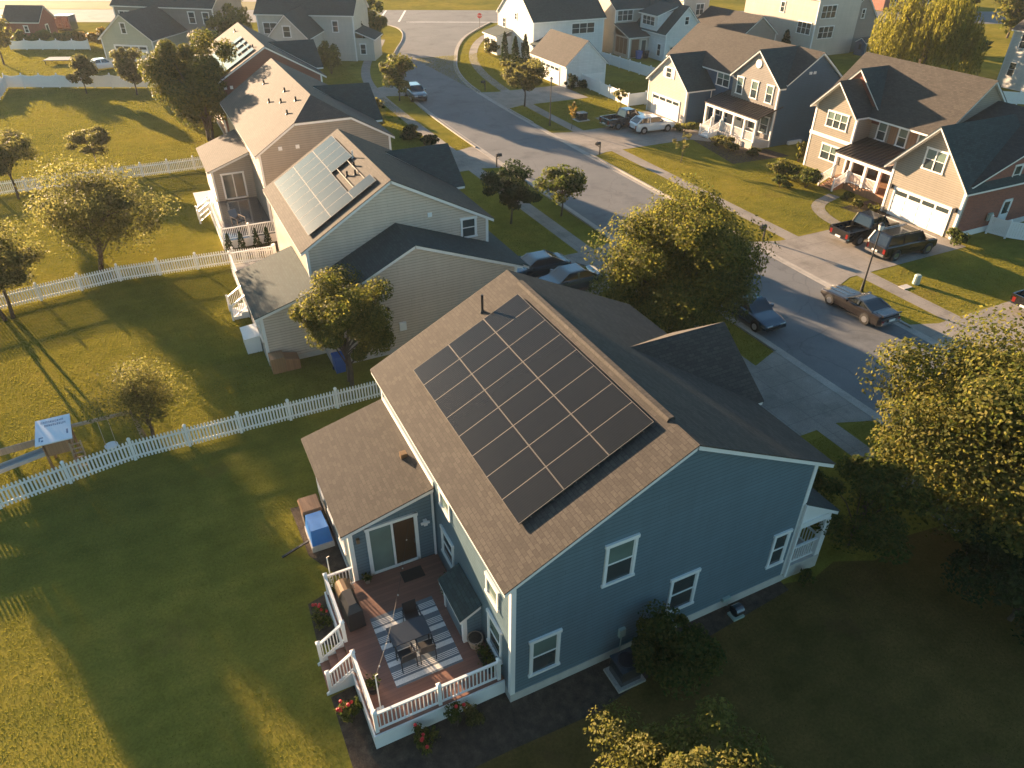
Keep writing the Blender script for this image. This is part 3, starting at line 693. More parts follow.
# gable windows
G = FR('-y', 0)
for (a, b, c, d, up) in ((0.66, 1.78, 1.06, 2.88, 1), (3.22, 4.4, 4.2, 6.05, 1), (6.15, 7.35, 1.2, 3.0, 0), (10.8, 11.6, 1.32, 3.05, 0)):
    H.window(G, a, b, c, d, 1, 'reflection_or_curtain' if up else None)
Xf = FR('-x', 0)
for (a, b, c, d) in ((4.86, 5.86, 4.12, 4.95), (0.88, 1.8, 3.75, 4.62)): H.window(Xf, a, b, c, d, 1, None, 0.09, 'reflection_or_curtain', False)
H.window(Xf, 4.75, 5.92, 1.6, 2.95, 1); H.window(Xf, 0.66, 1.72, 1.25, 2.88, 1, 'reflection_or_curtain')
H.slider(FR('-y', WY0), -2.72, -0.72, 0.8, 3.28, 'reflection_or_curtain', 'warmglass')
for y in (7.6, 9.4, 11.0): H.window(FR('-x', WX), y, y + 0.9, 1.3, 2.7)
# downspout, lights, vents on wing
m = MB(); m.beam((-0.1, WY0 - 0.1, 0.8), (-0.1, WY0 - 0.1, 4.1), 0.07); m.beam((-0.1, WY0 - 0.1, 4.1), (-0.28, WY0 - 0.1, 4.3), 0.07); H.put('downspout', m, 'trim')
m = MB(); m.beam((W_ - 0.02, -0.12, 0.4), (W_ - 0.02, -0.12, 4.2), 0.08); H.put('downspout', m, 'trim')
m = MB(); m.box(-0.5, -0.36, WY0 - 0.16, WY0 - 0.02, 2.55, 2.8); m.box(-0.62, -0.28, WY0 - 0.2, WY0 - 0.12, 2.68, 2.76); H.put('wall_light', m, 'trim')
m = MB(); m.box(-3.1, -2.98, WY0 - 0.14, WY0 - 0.02, 2.75, 2.95); H.put('wall_light', m, 'bronze')
m = MB(); m.cyl((-0.3, -0.3, 3.15), (-0.3, 0, 3.15), 0.02, n=6)
# side meter, tap
m = MB(); m.box(4.15, 4.4, -0.12, 0, 1.1, 1.5); m.cyl((4.28, -0.06, 0.3), (4.28, -0.06, 1.1), 0.025, n=6); H.put('meter_box', m, 'utilgreen')
m = MB(); m.cyl((9.0, -0.2, 0.32), (9.0, -0.2, 0.44), 0.02, n=6); m.box(8.85, 9.2, -0.14, -0.02, 0.45, 0.62); H.put('tap_box', m, 'utilgreen')
# porch on the street side
H.mb('porch_floor', 'conc').box(12.6, 13.75, -0.02, 4.1, 0, 0.7); H.mb('porch_floor', 'conc').box(W_ + 0.03, 12.6, 0, 4.1, 0, 0.7)
H.plane('roofd', [(W_, -0.12, 4.25), (13.95, -0.12, 3.08), (13.95, 4.25, 3.08), (W_, 4.25, 4.25)])
m = H.mb('porch_beam', 'trim'); m.box(13.5, 13.72, 0.02, 4.1, 2.72, 2.98); m.box(W_ + 0.05, 13.5, 0.02, 0.2, 2.72, 2.98)
for y in (0.11, 4.0):
    m = MB(); m.box(13.48, 13.74, y - 0.12, y + 0.12, 0.7, 2.72); H.put('porch_post', m, 'trim')
H.mb('porch_gable', 'trim').face([(W_ + 0.03, 0.08, 2.98), (13.7, 0.08, 2.98), (13.7, 0.08, 3.05), (W_ + 0.03, 0.08, 4.05)])
railing(H.put, (W_ + 0.1, 0.1, 0.7), (13.45, 0.1, 0.7), 0.95, posts=(False, False)); railing(H.put, (13.6, 0.3, 0.7), (13.6, 2.4, 0.7), 0.95, posts=(False, True))
H.vents = []
H.vent(4.25, 11.45, 8.28, 0.75, 0.055); 
ob = H.finish()
ridge_vent.build('ridge_vent', 'roof', ob['roof'], H.off)
m = MB(); m.box(-0.55, -0.3, 8.6, 8.85, 4.28, 4.5); m.build('vent_cap', 'bronze', ob['roof'], H.off)
sl = Vector((RC + 0.34, 0, ZR - 5.9)).normalized()
solar_array('large black solar array of three rows on the sunlit brown roof of the blue house', (0.98, 1.42, 6.07 + 0.98 * (ZR - 6.07) / RC), (0, 1, 0), sl, [(c, r_) for r_ in range(3) for c in range(8)])

# ------------------------------------------------------------------ deck
dk = thing('deck', 'red brown timber deck with white railing behind the blue house', 'deck', (-2.2, 3.4, 0)); dof = (-2.2, 3.4, 0)
dput = lambda n_, m_, mt, par=None: m_.build(n_, mt, par or dk, dof)
m = MB(); m.box(-4.5, -0.03, 0.44, 6.63, 0.62, 0.75); dput('deck_floor', m, 'deck')
for q_ in ((-4.56, -0.03, 0.38, 0.435), (-4.56, -4.505, 0.44, 2.92), (-4.56, -4.505, 4.2, 6.6), (-4.56, -3.4, 6.635, 6.68)): dput('deck_skirt', MB().box(*q_, 0.04, 0.72), 'vinyl')
Z = 0.75
railing(dput, (-4.42, 0.52, Z), (-2.3, 0.52, Z)); railing(dput, (-2.3, 0.52, Z), (-0.2, 0.52, Z), posts=(False, True))
railing(dput, (-4.42, 0.52, Z), (-4.42, 2.9, Z), posts=(False, True)); railing(dput, (-4.42, 4.2, Z), (-4.42, 6.52, Z)); railing(dput, (-4.42, 6.52, Z), (-3.42, 6.52, Z), posts=(False, False))
m = MB()
for i in range(3): m.box(-4.52 - 0.3 * (i + 1), -4.52 - 0.3 * i, 2.98, 4.14, 0, 0.56 - 0.19 * i)
dput('steps', m, 'deck')
for y in (2.93, 4.19):
    m = MB(); m.hexa([(-5.5, y - 0.02, 0.0), (-4.5, y - 0.02, 0.0), (-4.5, y + 0.02, 0), (-5.5, y + 0.02, 0)], [(-5.5, y - 0.02, 0.12), (-4.5, y - 0.02, 0.74), (-4.5, y + 0.02, 0.74), (-5.5, y + 0.02, 0.12)]); dput('stair_side', m, 'vinyl')
    railing(dput, (-5.34, y, 0.16), (-4.48, y, Z), 0.95, posts=(True, False))

rug = MB(); rug.box(-3.38, -1.0, 1.66, 4.72, 0, 0.012)
o = rug.build('rug', 'rug', None, (-2.2, 1.66, 0)); o.location = (-2.2, 1.66, 0.752); tag(o, 'grey and white striped rug lying on the timber deck', 'rug')
m = MB(); m.box(-1.7, -0.85, 5.75, 6.3, 0, 0.02); o = m.build('doormat', 'black', None, (-1.3, 6, 0)); o.location = (-1.3, 6, 0.752); tag(o, 'black doormat in front of the sliding glass door', 'doormat')
t = thing('table', 'dark rectangular patio table standing on the striped rug', 'table', (-2.42, 3.1, 0.764))
MB().box(-0.68, 0.68, -0.42, 0.42, 0.70, 0.735).build('table_top', 'tableglass', t)
for sx in (-1, 1):
    for sy in (-1, 1): MB().beam((sx * 0.6, sy * 0.34, 0), (sx * 0.6, sy * 0.34, 0.7), 0.045).build('leg', 'darkmetal', t)
def patio_chair(label, x, y, rz):
    c = thing('patio_chair', label, 'chair', (x, y, 0.764), rz, 'chairs around the patio table')
    MB().box(-0.25, 0.25, -0.24, 0.24, 0.42, 0.455).build('seat', 'black', c)
    m = MB(); m.hexa([(-0.25, -0.25, 0.45), (0.25, -0.25, 0.45), (0.25, -0.225, 0.45), (-0.25, -0.225, 0.45)], [(-0.25, -0.36, 0.92), (0.25, -0.36, 0.92), (0.25, -0.335, 0.92), (-0.25, -0.335, 0.92)]); m.build('backrest', 'black', c)
    for sx in (-1, 1):
        MB().beam((sx * 0.27, 0.24, 0), (sx * 0.27, 0.2, 0.66), 0.03).build('leg', 'darkmetal', c); MB().beam((sx * 0.27, -0.3, 0), (sx * 0.27, -0.22, 0.66), 0.03).build('leg', 'darkmetal', c)
        MB().beam((sx * 0.27, -0.3, 0.66), (sx * 0.27, 0.24, 0.66), 0.045, 0.025).build('armrest', 'darkmetal', c)
patio_chair('black patio chair at the near side of the table, closer to the grill', -2.76, 2.42, 0.05)
patio_chair('black patio chair at the near side of the table, closer to the house wall', -2.05, 2.44, -0.06)
patio_chair('black patio chair tucked in at the far side of the table', -2.05, 3.78, math.pi)
gr = thing('grill', 'covered black gas grill with a bronze hood beside the deck railing', 'grill', (-3.92, 5.2, 0.752), 0.06)
m = MB(); m.hexa([(-0.3, -0.75, 0.06), (0.3, -0.75, 0.06), (0.3, 0.2, 0.06), (-0.3, 0.2, 0.06)], [(-0.27, -0.68, 0.85), (0.27, -0.68, 0.85), (0.27, 0.2, 0.85), (-0.27, 0.2, 0.85)]); m.hexa([(-0.27, -0.68, 0.85), (0.27, -0.68, 0.85), (0.27, 0.2, 0.85), (-0.27, 0.2, 0.85)], [(-0.14, -0.5, 1.12), (0.14, -0.5, 1.12), (0.16, 0.2, 1.16), (-0.16, 0.2, 1.16)]); m.build('cover', 'black', gr)
m = MB()
for i in range(7):
    a0 = math.pi * i / 7; a1 = math.pi * (i + 1) / 7
    m.hexa([(0.3 * math.cos(a0), 0.2, 0.86 + 0.3 * math.sin(a0)), (0.3 * math.cos(a1), 0.2, 0.86 + 0.3 * math.sin(a1)), (0, 0.2, 0.86)], [(0.3 * math.cos(a0), 0.78, 0.86 + 0.3 * math.sin(a0)), (0.3 * math.cos(a1), 0.78, 0.86 + 0.3 * math.sin(a1)), (0, 0.78, 0.86)])
m.build('hood', 'bronze', gr); MB().box(-0.28, 0.28, 0.2, 0.78, 0.1, 0.855).build('cabinet', 'darkmetal', gr)
MB().cyl((0.32, 0.25, 0.98), (0.32, 0.73, 0.98), 0.018, n=6).build('handle', 'chrome', gr)

# ------------------------------------------------------------------ leafy things
def leaves_mesh(name, C, size, rng, mat, up=0.25, asp=0.6, out=None, hang=False):
    n = len(C)
    nv = rng.normal(size=(n, 3)); nv[:, 2] += up; nv = nv * 0.62 + out * 1.0 if out is not None else nv; nv /= np.linalg.norm(nv, axis=1)[:, None]
    t = rng.normal(size=(n, 3)) * (0.25 if hang else 1.0); t[:, 2] += 1.5 if hang else 0.0; t -= nv * np.sum(nv * t, 1)[:, None]; t /= np.linalg.norm(t, axis=1)[:, None]
    b = np.cross(nv, t); s = size * rng.uniform(0.6, 1.35, size=(n, 1))
    bend = nv * s * 0.18
    v = np.stack([C - t * s, C + b * s * asp - bend, C + t * s, C - b * s * asp - bend], 1).reshape(-1, 3)
    me = bpy.data.meshes.new(name); me.vertices.add(4 * n); me.vertices.foreach_set('co', v.astype(np.float32).ravel())
    me.loops.add(4 * n); me.loops.foreach_set('vertex_index', np.arange(4 * n, dtype=np.int32))
    me.polygons.add(n); me.polygons.foreach_set('loop_start', np.arange(0, 4 * n, 4, dtype=np.int32))
    me.update(calc_edges=True); me.materials.append(M[mat])
    return me
def clump_points(rng, n, cz, rx, ry, rz, nclump, cr, shell=0.62):
    d = rng.normal(size=(nclump, 3)); d /= np.linalg.norm(d, axis=1)[:, None]
    rad = shell + (1 - shell) * rng.uniform(size=(nclump, 1)) ** 0.7
    rad[: nclump // 4] *= rng.uniform(0.3, 0.8, size=(nclump // 4, 1))
    c = d * rad * np.array([rx, ry, rz]); c *= (1 - cr * 0.5)
    k = rng.integers(0, nclump, n); sc = rng.uniform(0.55, 1.25, nclump)
    e = rng.normal(size=(n, 3)); e /= np.linalg.norm(e, axis=1)[:, None]
    e *= rng.uniform(size=(n, 1)) ** 0.45
    c *= rng.uniform(0.82, 1.14, size=(nclump, 1)); sc = sc * np.where(rng.uniform(size=nclump) < 0.25, 0.6, 1.0)
    p = c[k] + e * sc[k][:, None] * cr * np.array([rx, ry, rz * 0.85])
    p[:, 2] += cz
    o_ = p - np.array([0, 0, cz - rz * 0.3]); o_ /= np.linalg.norm(o_, axis=1)[:, None] + 1e-6; o_ = o_ * 0.45 + e / (np.linalg.norm(e, axis=1)[:, None] + 1e-6) * 0.75
    return p, c + np.array([0, 0, cz]), o_
def tree(label, x, y, h, r, base, n, leaf, mat, name='tree', cat='tree', trunks=1, seed=1, nclump=34, cr=0.36, group=None, rz=None, dx=0.0, dy=0.0, trunk_r=None, shell=0.62, lean=0.0, asp=0.6):
    rng = np.random.default_rng(seed); root = thing(name, label, cat, (x, y, 0), 0, group)
    rz = rz or (h - base) / 2; cz = h - rz
    p, c, od = clump_points(rng, n, cz, r, r, rz, nclump, cr, shell)
    p[:, 0] += dx; p[:, 1] += dy; c[:, 0] += dx; c[:, 1] += dy
    ok = p[:, 2] > 0.12; p = p[ok]; od = od[ok]
    me = leaves_mesh('crown', p, leaf, rng, mat, asp=asp, out=od); o = bpy.data.objects.new('crown', me); COL.objects.link(o); o.parent = root
    tr = trunk_r or 0.02 * h ** 0.9; m = MB()
    fork = Vector((dx * 0.5, dy * 0.5, base + rz * 0.35))
    for k in range(trunks):
        a = 2 * math.pi * k / trunks + seed; s = 0.22 * (trunks > 1)
        p0 = Vector((math.cos(a) * s, math.sin(a) * s, -0.05)); f = fork + Vector((math.cos(a), math.sin(a), 0)) * (0.5 * (trunks > 1)); mid = p0.lerp(f, 0.5) + Vector((0.06, -0.05, 0))
        m.cyl(p0, mid, tr * 1.15, tr * 0.85, 8); m.cyl(mid, f, tr * 0.85, tr * 0.65, 8)
    sel = rng.permutation(len(c))[:16]
    for i in sel:
        q = Vector(c[i]); st = Vector((dx * 0.3, dy * 0.3, base * 0.9 + rng.uniform(0, 0.5) * rz)) if q.z > base else fork
        md = st.lerp(q, 0.5) + Vector((0, 0, 0.1 * r)); m.cyl(st, md, tr * 0.45, tr * 0.28, 6); m.cyl(md, q, tr * 0.28, tr * 0.08, 5)
    m.build('trunk', 'trunk', root, smooth=True)
    return root
def bush(label, x, y, r, h, n, leaf, mat, name='shrub', cat='shrub', seed=1, group=None, sy=1.0, cone=False, flowers=0, nclump=14, rot=0.0):
    rng = np.random.default_rng(seed); root = thing(name, label, cat, (x, y, 0), rot, group)
    if cone:
        z = rng.uniform(0, 1, n) ** 0.8; a = rng.uniform(0, 2 * math.pi, n); rr = r * (1 - z) ** 0.7 * (0.75 + 0.35 * rng.uniform(size=n)) * (1 + 0.18 * np.sin(a * 5 + z * 9))
        p = np.stack([rr * np.cos(a), rr * np.sin(a), z * h + 0.05], 1)
    else:
        p, c, od = clump_points(rng, n, h * 0.5, r, r * sy, h * 0.5, nclump, 0.42, 0.5); ok = p[:, 2] > 0.03; p = p[ok]; od = od[ok]
    me = leaves_mesh('foliage', p, leaf, rng, mat, out=None if cone else od); o = bpy.data.objects.new('foliage', me); COL.objects.link(o); o.parent = root
    m = MB()
    for k in range(4):
        a = k * 1.7 + seed; m.cyl((0.05 * math.cos(a), 0.05 * math.sin(a), -0.02), (r * 0.45 * math.cos(a) * (0 if cone else 1), r * 0.45 * math.sin(a) * (0 if cone else 1), h * 0.6), 0.03, 0.01, 5)
    m.build('stem', 'trunk', root)
    if flowers:
        idx = np.argsort(-p[:, 2] - rng.uniform(size=len(p)) * h * 0.6)[:flowers * 6:6]
        for i in idx:
            f = MB(); f.ball(tuple(p[i] + np.array([0, 0, 0.04])), 0.065, 6, 4); f.build('flower', 'rose', root)
    return root
RG = 'rose bushes around the deck'
bush('rose bush with red blooms between the deck steps and the mulch edge', -5.0, 1.75, 0.5, 1.05, 900, 0.06, 'leaf_green', 'rose_bush', 'shrub', 3, RG, flowers=9)
bush('small red and yellow flowering bush left of the upper deck railing', -4.95, 5.9, 0.5, 0.75, 700, 0.055, 'leaf_gold', 'rose_bush', 'shrub', 4, RG, flowers=6)
bush('rose bush with orange leaves in front of the near deck corner', -3.05, -0.1, 0.55, 1.05, 900, 0.06, 'leaf_gold', 'rose_bush', 'shrub', 5, RG, flowers=5)
bush('slim rose bush with one tall red bloom, near the middle of the front railing', -1.95, 0.05, 0.36, 1.25, 500, 0.055, 'leaf_green', 'rose_bush', 'shrub', 6, RG, flowers=2)
bush('pale green rose bush closest to the house corner, below the front railing', -1.35, -0.1, 0.42, 1.0, 650, 0.06, 'leaf_olive', 'rose_bush', 'shrub', 7, RG, flowers=1)
def pot_plant(label, x, y, z, r, h, mat, leafy=True, seed=1, ph=0.3, group='plant pots on the deck'):
    t = thing('plant_pot', label, 'plant pot', (x, y, z), 0, group)
    m = MB(); m.cyl((0, 0, 0), (0, 0, ph), r * 0.7, r, 14); m.cyl((0, 0, ph), (0, 0, ph + 0.03), r * 1.08, r * 1.08, 14); m.build('pot', mat, t); MB().cyl((0, 0, ph + 0.02), (0, 0, ph + 0.035), r * 0.9, r * 0.9, 12).build('soil', 'mulch', t)
    if leafy:
        rng = np.random.default_rng(seed); q = rng.normal(size=(160, 3)) * np.array([r * 0.6, r * 0.6, h * 0.25]) + np.array([0, 0, ph + h * 0.5])
        o = bpy.data.objects.new('foliage', leaves_mesh('foliage', q, 0.05, rng, 'leaf_green')); COL.objects.link(o); o.parent = t
pot_plant('large pale pot of dark soil beside the storage closet', -0.38, 2.05, 0.752, 0.27, 0.3, 'terracotta', False, 1, 0.4)
pot_plant('black pot of green leaves between the pale pot and corner window', -0.35, 1.4, 0.752, 0.2, 0.4, 'black', True, 2)
pot_plant('black pot with trailing leaves under the corner window', -0.32, 0.95, 0.752, 0.22, 0.35, 'black', True, 3)
pot_plant('pale pot of yellow green leaves between closet and wall window', -0.45, 4.55, 0.752, 0.22, 0.6, 'terracotta', True, 4)
pot_plant('small grey pot beside the corner post of the sliding door wall', -2.95, 6.38, 0.752, 0.13, 0.2, 'terracotta', True, 5, 0.2)
pot_plant('dark pot of leaves between the grill and railing corner', -4.12, 6.28, 0.752, 0.18, 0.4, 'black', True, 6)
pot_plant('long leafy dark pot along the railing near the front corner pole', -4.12, 1.9, 0.752, 0.2, 0.5, 'black', True, 7)
PL = 'string light poles on the deck'
def pole(label, x, y, z, h, dx=0, dy=0):
    t = thing('string_light_pole', label, 'pole', (x, y, z), 0, PL); MB().cyl((0, 0, 0), (dx, dy, h), 0.025, 0.02, 8).build('shaft', 'vinyl', t); MB().box(-0.12, 0.12, -0.12, 0.12, 0, 0.03).build('base', 'vinyl', t)
    m = MB(); m.cyl((dx, dy, h), (dx + 0.1, dy, h + 0.04), 0.012, n=5); m.build('hook', 'darkmetal', t)
pole('thin white pole standing on the deck by the front railing corner', -4.1, 1.15, 0.752, 1.85)
pole('thin white pole at the rear railing corner by the blue tarp', -4.2, 6.9, 0.009, 2.2)
sg = thing('string_lights', 'drooping string of small bulbs crossing above the patio table', 'string lights', (-4.1, 1.15, 2.6))
P0 = Vector((0, 0, 0)); P1 = Vector((3.0, 5.4, 0.3)); m = MB(); prev = P0
for i in range(1, 13):
    t_ = i / 12; q = P0.lerp(P1, t_) - Vector((0, 0, 0.75 * 4 * t_ * (1 - t_))); m.cyl(prev, q, 0.005, n=4)
    if i % 2: MB().ball(tuple(q - Vector((0, 0, 0.05))), 0.028, 6, 5).build('bulb', 'lamp', sg)
    prev = q
m.build('cable', 'black', sg)
# beside the wing
t = thing('tarp_covered_crate', 'blue tarp draped over a low crate beside the rear wing', 'crate', (-3.95, 10.2, 0)); m = MB()
m.hexa([(-0.42, -0.65, 0.28), (0.42, -0.65, 0.28), (0.42, 0.65, 0.28), (-0.42, 0.65, 0.28)], [(-0.36, -0.5, 1.0), (0.36, -0.5, 1.0), (0.32, 0.62, 0.92), (-0.34, 0.62, 0.92)]); m.build('tarp', 'tarp', t)
MB().box(-0.46, 0.46, -0.72, 0.66, 0, 0.28).build('base', 'conc', t)
t = thing('storage_chest', 'low dark brown storage chest behind the blue tarp', 'chest', (-3.95, 11.5, 0)); MB().box(-0.4, 0.4, -0.45, 0.45, 0, 0.75).build('box', 'trunk', t); MB().hexa([(-0.44, -0.5, 0.75), (0.44, -0.5, 0.75), (0.44, 0.5, 0.75), (-0.44, 0.5, 0.75)], [(-0.38, -0.45, 0.9), (0.38, -0.45, 0.9), (0.38, 0.45, 0.9), (-0.38, 0.45, 0.9)]).build('lid', 'shutter', t)
tag(MB().beam((-5.6, 9.75, 0.06), (-4.35, 10.05, 0.22), 0.09, 0.06).build('pole', 'black', None, (-5, 9.9, 0)), 'black pole lying on the grass beside the blue tarp', 'pole').location = (-5, 9.9, 0)
ac = thing('air_conditioner', 'grey outdoor air conditioner on a concrete pad beside the blue gable wall', 'air conditioner', (4.0, -0.85, 0))
MB().box(-0.55, 0.55, -0.5, 0.5, 0, 0.1).build('pad', 'kerb', ac); MB().box(-0.4, 0.4, -0.38, 0.38, 0.12, 0.85).build('casing', 'cargrey', ac); MB().box(-0.43, 0.43, -0.41, 0.41, 0.85, 0.9).build('top_frame', 'cargrey', ac); MB().cyl((0, 0, 0.9), (0, 0, 0.93), 0.3, 0.3, 16).build('fan_grille', 'black', ac)
t = thing('hose_reel', 'grey hose reel standing on the ground by the foundation of blue house', 'hose reel', (9.2, -0.55, 0)); MB().cyl((-0.18, 0, 0.35), (0.18, 0, 0.35), 0.22, n=14).build('reel', 'cargrey', t); MB().box(-0.25, 0.25, -0.2, 0.2, 0, 0.1).build('stand', 'utilgreen', t)
bush('large dark green shrub against the blue gable wall beside the air conditioner', 5.35, -1.45, 1.6, 2.7, 11000, 0.075, 'leaf_green', 'shrub', 'shrub', 11, nclump=26)
bush('small green plant at the foot of the porch corner of the blue house', 12.7, -0.45, 0.35, 0.7, 500, 0.06, 'leaf_green', 'shrub', 'shrub', 12)

# ------------------------------------------------------------------ play tower
ps = thing('play_tower', 'wooden play tower with white printed roof board, slide and swing behind the picket fence', 'play tower', (-13.4, 20.2, 0)); po = (-13.4, 20.2, 0)
pp = lambda n_, m_, mt, par=None: m_.build(n_, mt, par or ps, po)
for x in (-14.0, -12.95):
    for y in (19.55, 20.8): pp('post', MB().beam((x, y, 0), (x, y, 2.0), 0.1), 'wood')
rp = [(-14.2, 19.15, 1.98), (-12.72, 19.15, 1.98), (-12.8, 20.98, 2.12), (-14.22, 20.98, 2.12)]
rb = pp('roof_board', MB().slab(rp, 0.06), 'whiteboard')
def rpt(u, v, h=0.004):
    a = Vector(rp[0]).lerp(Vector(rp[1]), u); b = Vector(rp[3]).lerp(Vector(rp[2]), u); q = a.lerp(b, v); q.z += h; return q
def mark(u0, u1, v0, v1):
    return MB().hexa([rpt(u0, v0, 0.001), rpt(u1, v0, 0.001), rpt(u1, v1, 0.001), rpt(u0, v1, 0.001)], [rpt(u0, v0), rpt(u1, v0), rpt(u1, v1), rpt(u0, v1)])
rng = random.Random(5); mk = MB()
for (u0, u1, v) in ((0.16, 0.78, 0.80), (0.26, 0.86, 0.66)):
    u = u0
    while u < u1:
        w = rng.uniform(0.035, 0.055)
        for kk in range(2):
            a = u + kk * (w - 0.014); mm = mark(a, a + 0.014, v, v + 0.085); n0 = len(mk.v); mk.v += mm.v; mk.f += [tuple(i + n0 for i in f) for f in mm.f]
        vv = v + rng.choice([0.0, 0.035, 0.07]); mm = mark(u, u + w, vv, vv + 0.016); n0 = len(mk.v); mk.v += mm.v; mk.f += [tuple(i + n0 for i in f) for f in mm.f]
        u += w + 0.02
for q in ((0.10, 0.22, 0.24, 0.28), (0.10, 0.13, 0.12, 0.24), (0.16, 0.22, 0.1, 0.16), (0.86, 0.91, 0.22, 0.4)):
    mm = mark(*q); n0 = len(mk.v); mk.v += mm.v; mk.f += [tuple(i + n0 for i in f) for f in mm.f]
pp('printed_marks', mk, 'ink', rb)
pp('platform', MB().box(-14.0, -12.95, 19.55, 20.8, 1.0, 1.08), 'wood')
pp('side_panel', MB().box(-14.0, -12.95, 19.5, 19.54, 1.08, 1.75), 'wood'); pp('side_panel', MB().box(-14.05, -14.01, 19.55, 20.8, 1.08, 1.6), 'wood')
m = MB()
for x in (-13.0, -12.55): m.beam((x, 19.25, 0), (x, 19.5, 1.5), 0.06)
for i in range(6): m.box(-13.0, -12.55, 19.26 + 0.04 * i, 19.34 + 0.04 * i, 0.2 + 0.23 * i, 0.24 + 0.23 * i)
pp('ladder', m, 'tanbeam')
m = MB(); m.hexa([(-14.0, 19.6, 1.05), (-14.0, 20.1, 1.05), (-18.5, 20.1, 0.25), (-18.5, 19.6, 0.25)], [(-14.0, 19.6, 1.1), (-14.0, 20.1, 1.1), (-18.5, 20.1, 0.3), (-18.5, 19.6, 0.3)])
for y in (19.6, 20.06): m.hexa([(-14.0, y, 1.1), (-14.0, y + 0.05, 1.1), (-18.5, y + 0.05, 0.3), (-18.5, y, 0.3)], [(-14.0, y, 1.25), (-14.0, y + 0.05, 1.25), (-18.5, y + 0.05, 0.45), (-18.5, y, 0.45)])
pp('slide', m, 'slide')
pp('rail_board', MB().beam((-14.05, 20.45, 1.35), (-18.5, 20.5, 1.1), 0.07, 0.34), 'tanbeam')
pp('swing_beam', MB().beam((-12.9, 20.15, 1.95), (-10.2, 20.15, 1.95), 0.13), 'tanbeam')
for y in (19.6, 20.7): pp('beam_leg', MB().beam((-10.25, 20.15, 2.0), (-10.05, y, 0), 0.09), 'tanbeam')
sw = pp('disc_swing', MB().cyl((-11.5, 20.0, 0.42), (-11.5, 20.0, 0.48), 0.3, 0.3, 16), 'whiteboard')
for x in (-11.72, -11.28): pp('rope', MB().cyl((x, 20.0, 0.48), (x, 20.15, 1.9), 0.014, n=5), 'rope', sw)

# ------------------------------------------------------------------ beige neighbour
H = House('beige_house', 'beige two storey house with grey solar panels between the blue house and the taupe house', 'house', 5.5, 31); H.vents = []
ZA, ZR, RC = 6.07, 9.2, 5.15; ZB = 6.08; X1 = 11.1; Y0, Y1 = 26.0, 36.7
H.block('beige', 0, X1, Y0, Y1, 0.3, ZA, ZB, 'y', RC, ZR)
H.gable('roof', 0, X1, Y0, Y1, ZA, ZR, ZB, 'y', RC, 0.35, 0.35)
H.mb('foundation', 'conc').box(-0.02, X1 + 0.02, 22.8, Y1 + 0.02, 0, 0.3)
H.block('beige', 0, 11.5, 22.8, Y0, 0.3, 4.05, 4.2, 'y', 5.25, 6.6)
H.gable('roofd', 0, 11.5, 22.8, Y0, 4.05, 6.6, 4.2, 'y', 5.25, 0.3, 0.35, 0.25, -0.02)
H.block('beige', -3.25, 0, 24.55, 30.6, 0.3, 3.3, 4.28, 'y')
H.plane('roofd', [(-3.58, 24.3, 3.22), (-0.02, 24.3, 4.26), (-0.02, 30.8, 4.26), (-3.58, 30.8, 3.22)])  # shade on the wing roof is put into the darker shingle colour
H.mb('foundation', 'conc').box(-3.27, 0, 24.53, 30.62, 0, 0.3)
H.block('beige', X1 - 0.2, 11.6, 32.2, 37.0, 0.3, 6.1, 6.1, 'x', 34.7, 8.0)
H.plane('roofd', [(7.6, 34.7, 8.0), (12.1, 34.7, 8.0), (12.1, 31.8, 5.95), (11.4, 31.8, 5.95)]); H.plane('roofd', [(7.6, 34.7, 8.0), (12.1, 34.7, 8.0), (12.1, 37.4, 5.95), (11.4, 37.4, 5.95)])
H.plane('roofd', [(11.3, 24.5, 3.9), (13.3, 24.5, 2.9), (13.3, 31.5, 2.9), (11.3, 31.5, 3.9)])
for (x, y, sx, sy, z1) in ((0, Y0, -1, -1, 5.9), (X1, Y0, 1, -1, 5.9), (-3.25, 24.55, -1, -1, 3.15), (11.5, 22.8, 1, -1, 4.0), (0, Y1, -1, 1, 5.9)): H.corner(x, y, 0.3, z1, sx, sy)
H.window(FR('-y', Y0), 9.3, 10.35, 4.9, 6.15); 
m = MB(); m.box(7.25, 7.5, Y0 - 0.06, Y0, 6.6, 6.85); H.put('wall_vent', m, 'trim')
m = MB(); m.box(4.0, 4.4, 22.66, 22.8, 1.45, 1.95); H.put('meter_box', m, 'trim'); m = MB(); m.box(2.75, 3.0, 22.68, 22.8, 1.3, 1.9); m.cyl((2.6, 22.74, 1.6), (2.6, 22.74, 4.6), 0.03, n=6); H.put('conduit_box', m, 'utilgreen')
m = MB(); m.cyl((3.4, 22.7, 3.0), (3.4, 22.8, 3.0), 0.12, n=10); H.put('dryer_vent', m, 'darkmetal')
for y in (25.3, 27.2, 29.0): H.window(FR('-x', -3.25), y, y + 0.95, 1.2, 2.6)
s = (ZR - ZA) / RC
for (x, y) in ((4.1, 29.3), (3.75, 29.9), (4.35, 30.4)): H.vent(x, y, ZA + s * x, 0.3, 0.06)
H.vent(4.6, 31.5, ZA + s * 4.6, 0.45, 0.04, mat='trim')
H.finish()
sl = Vector((RC, 0, ZR - ZA)).normalized()
solar_array('pale shining solar array with a gap around roof vents on the beige house', (0.45, 26.6, ZA + 0.45 * s), (0, 1, 0), sl, [(c, r_) for r_ in range(3) for c in range(8) if not (r_ == 2 and c in (1, 2, 3))], 1.2, 1.62)
dk2 = thing('deck', 'small grey deck with white stair railing behind the beige house wing', 'deck', (-1.6, 34, 0)); d2 = lambda n_, m_, mt, par=None: m_.build(n_, mt, par or dk2, (-1.6, 34, 0))
d2('deck_floor', MB().box(-3.3, -0.05, 30.7, 37.6, 0.55, 0.68), 'conc')
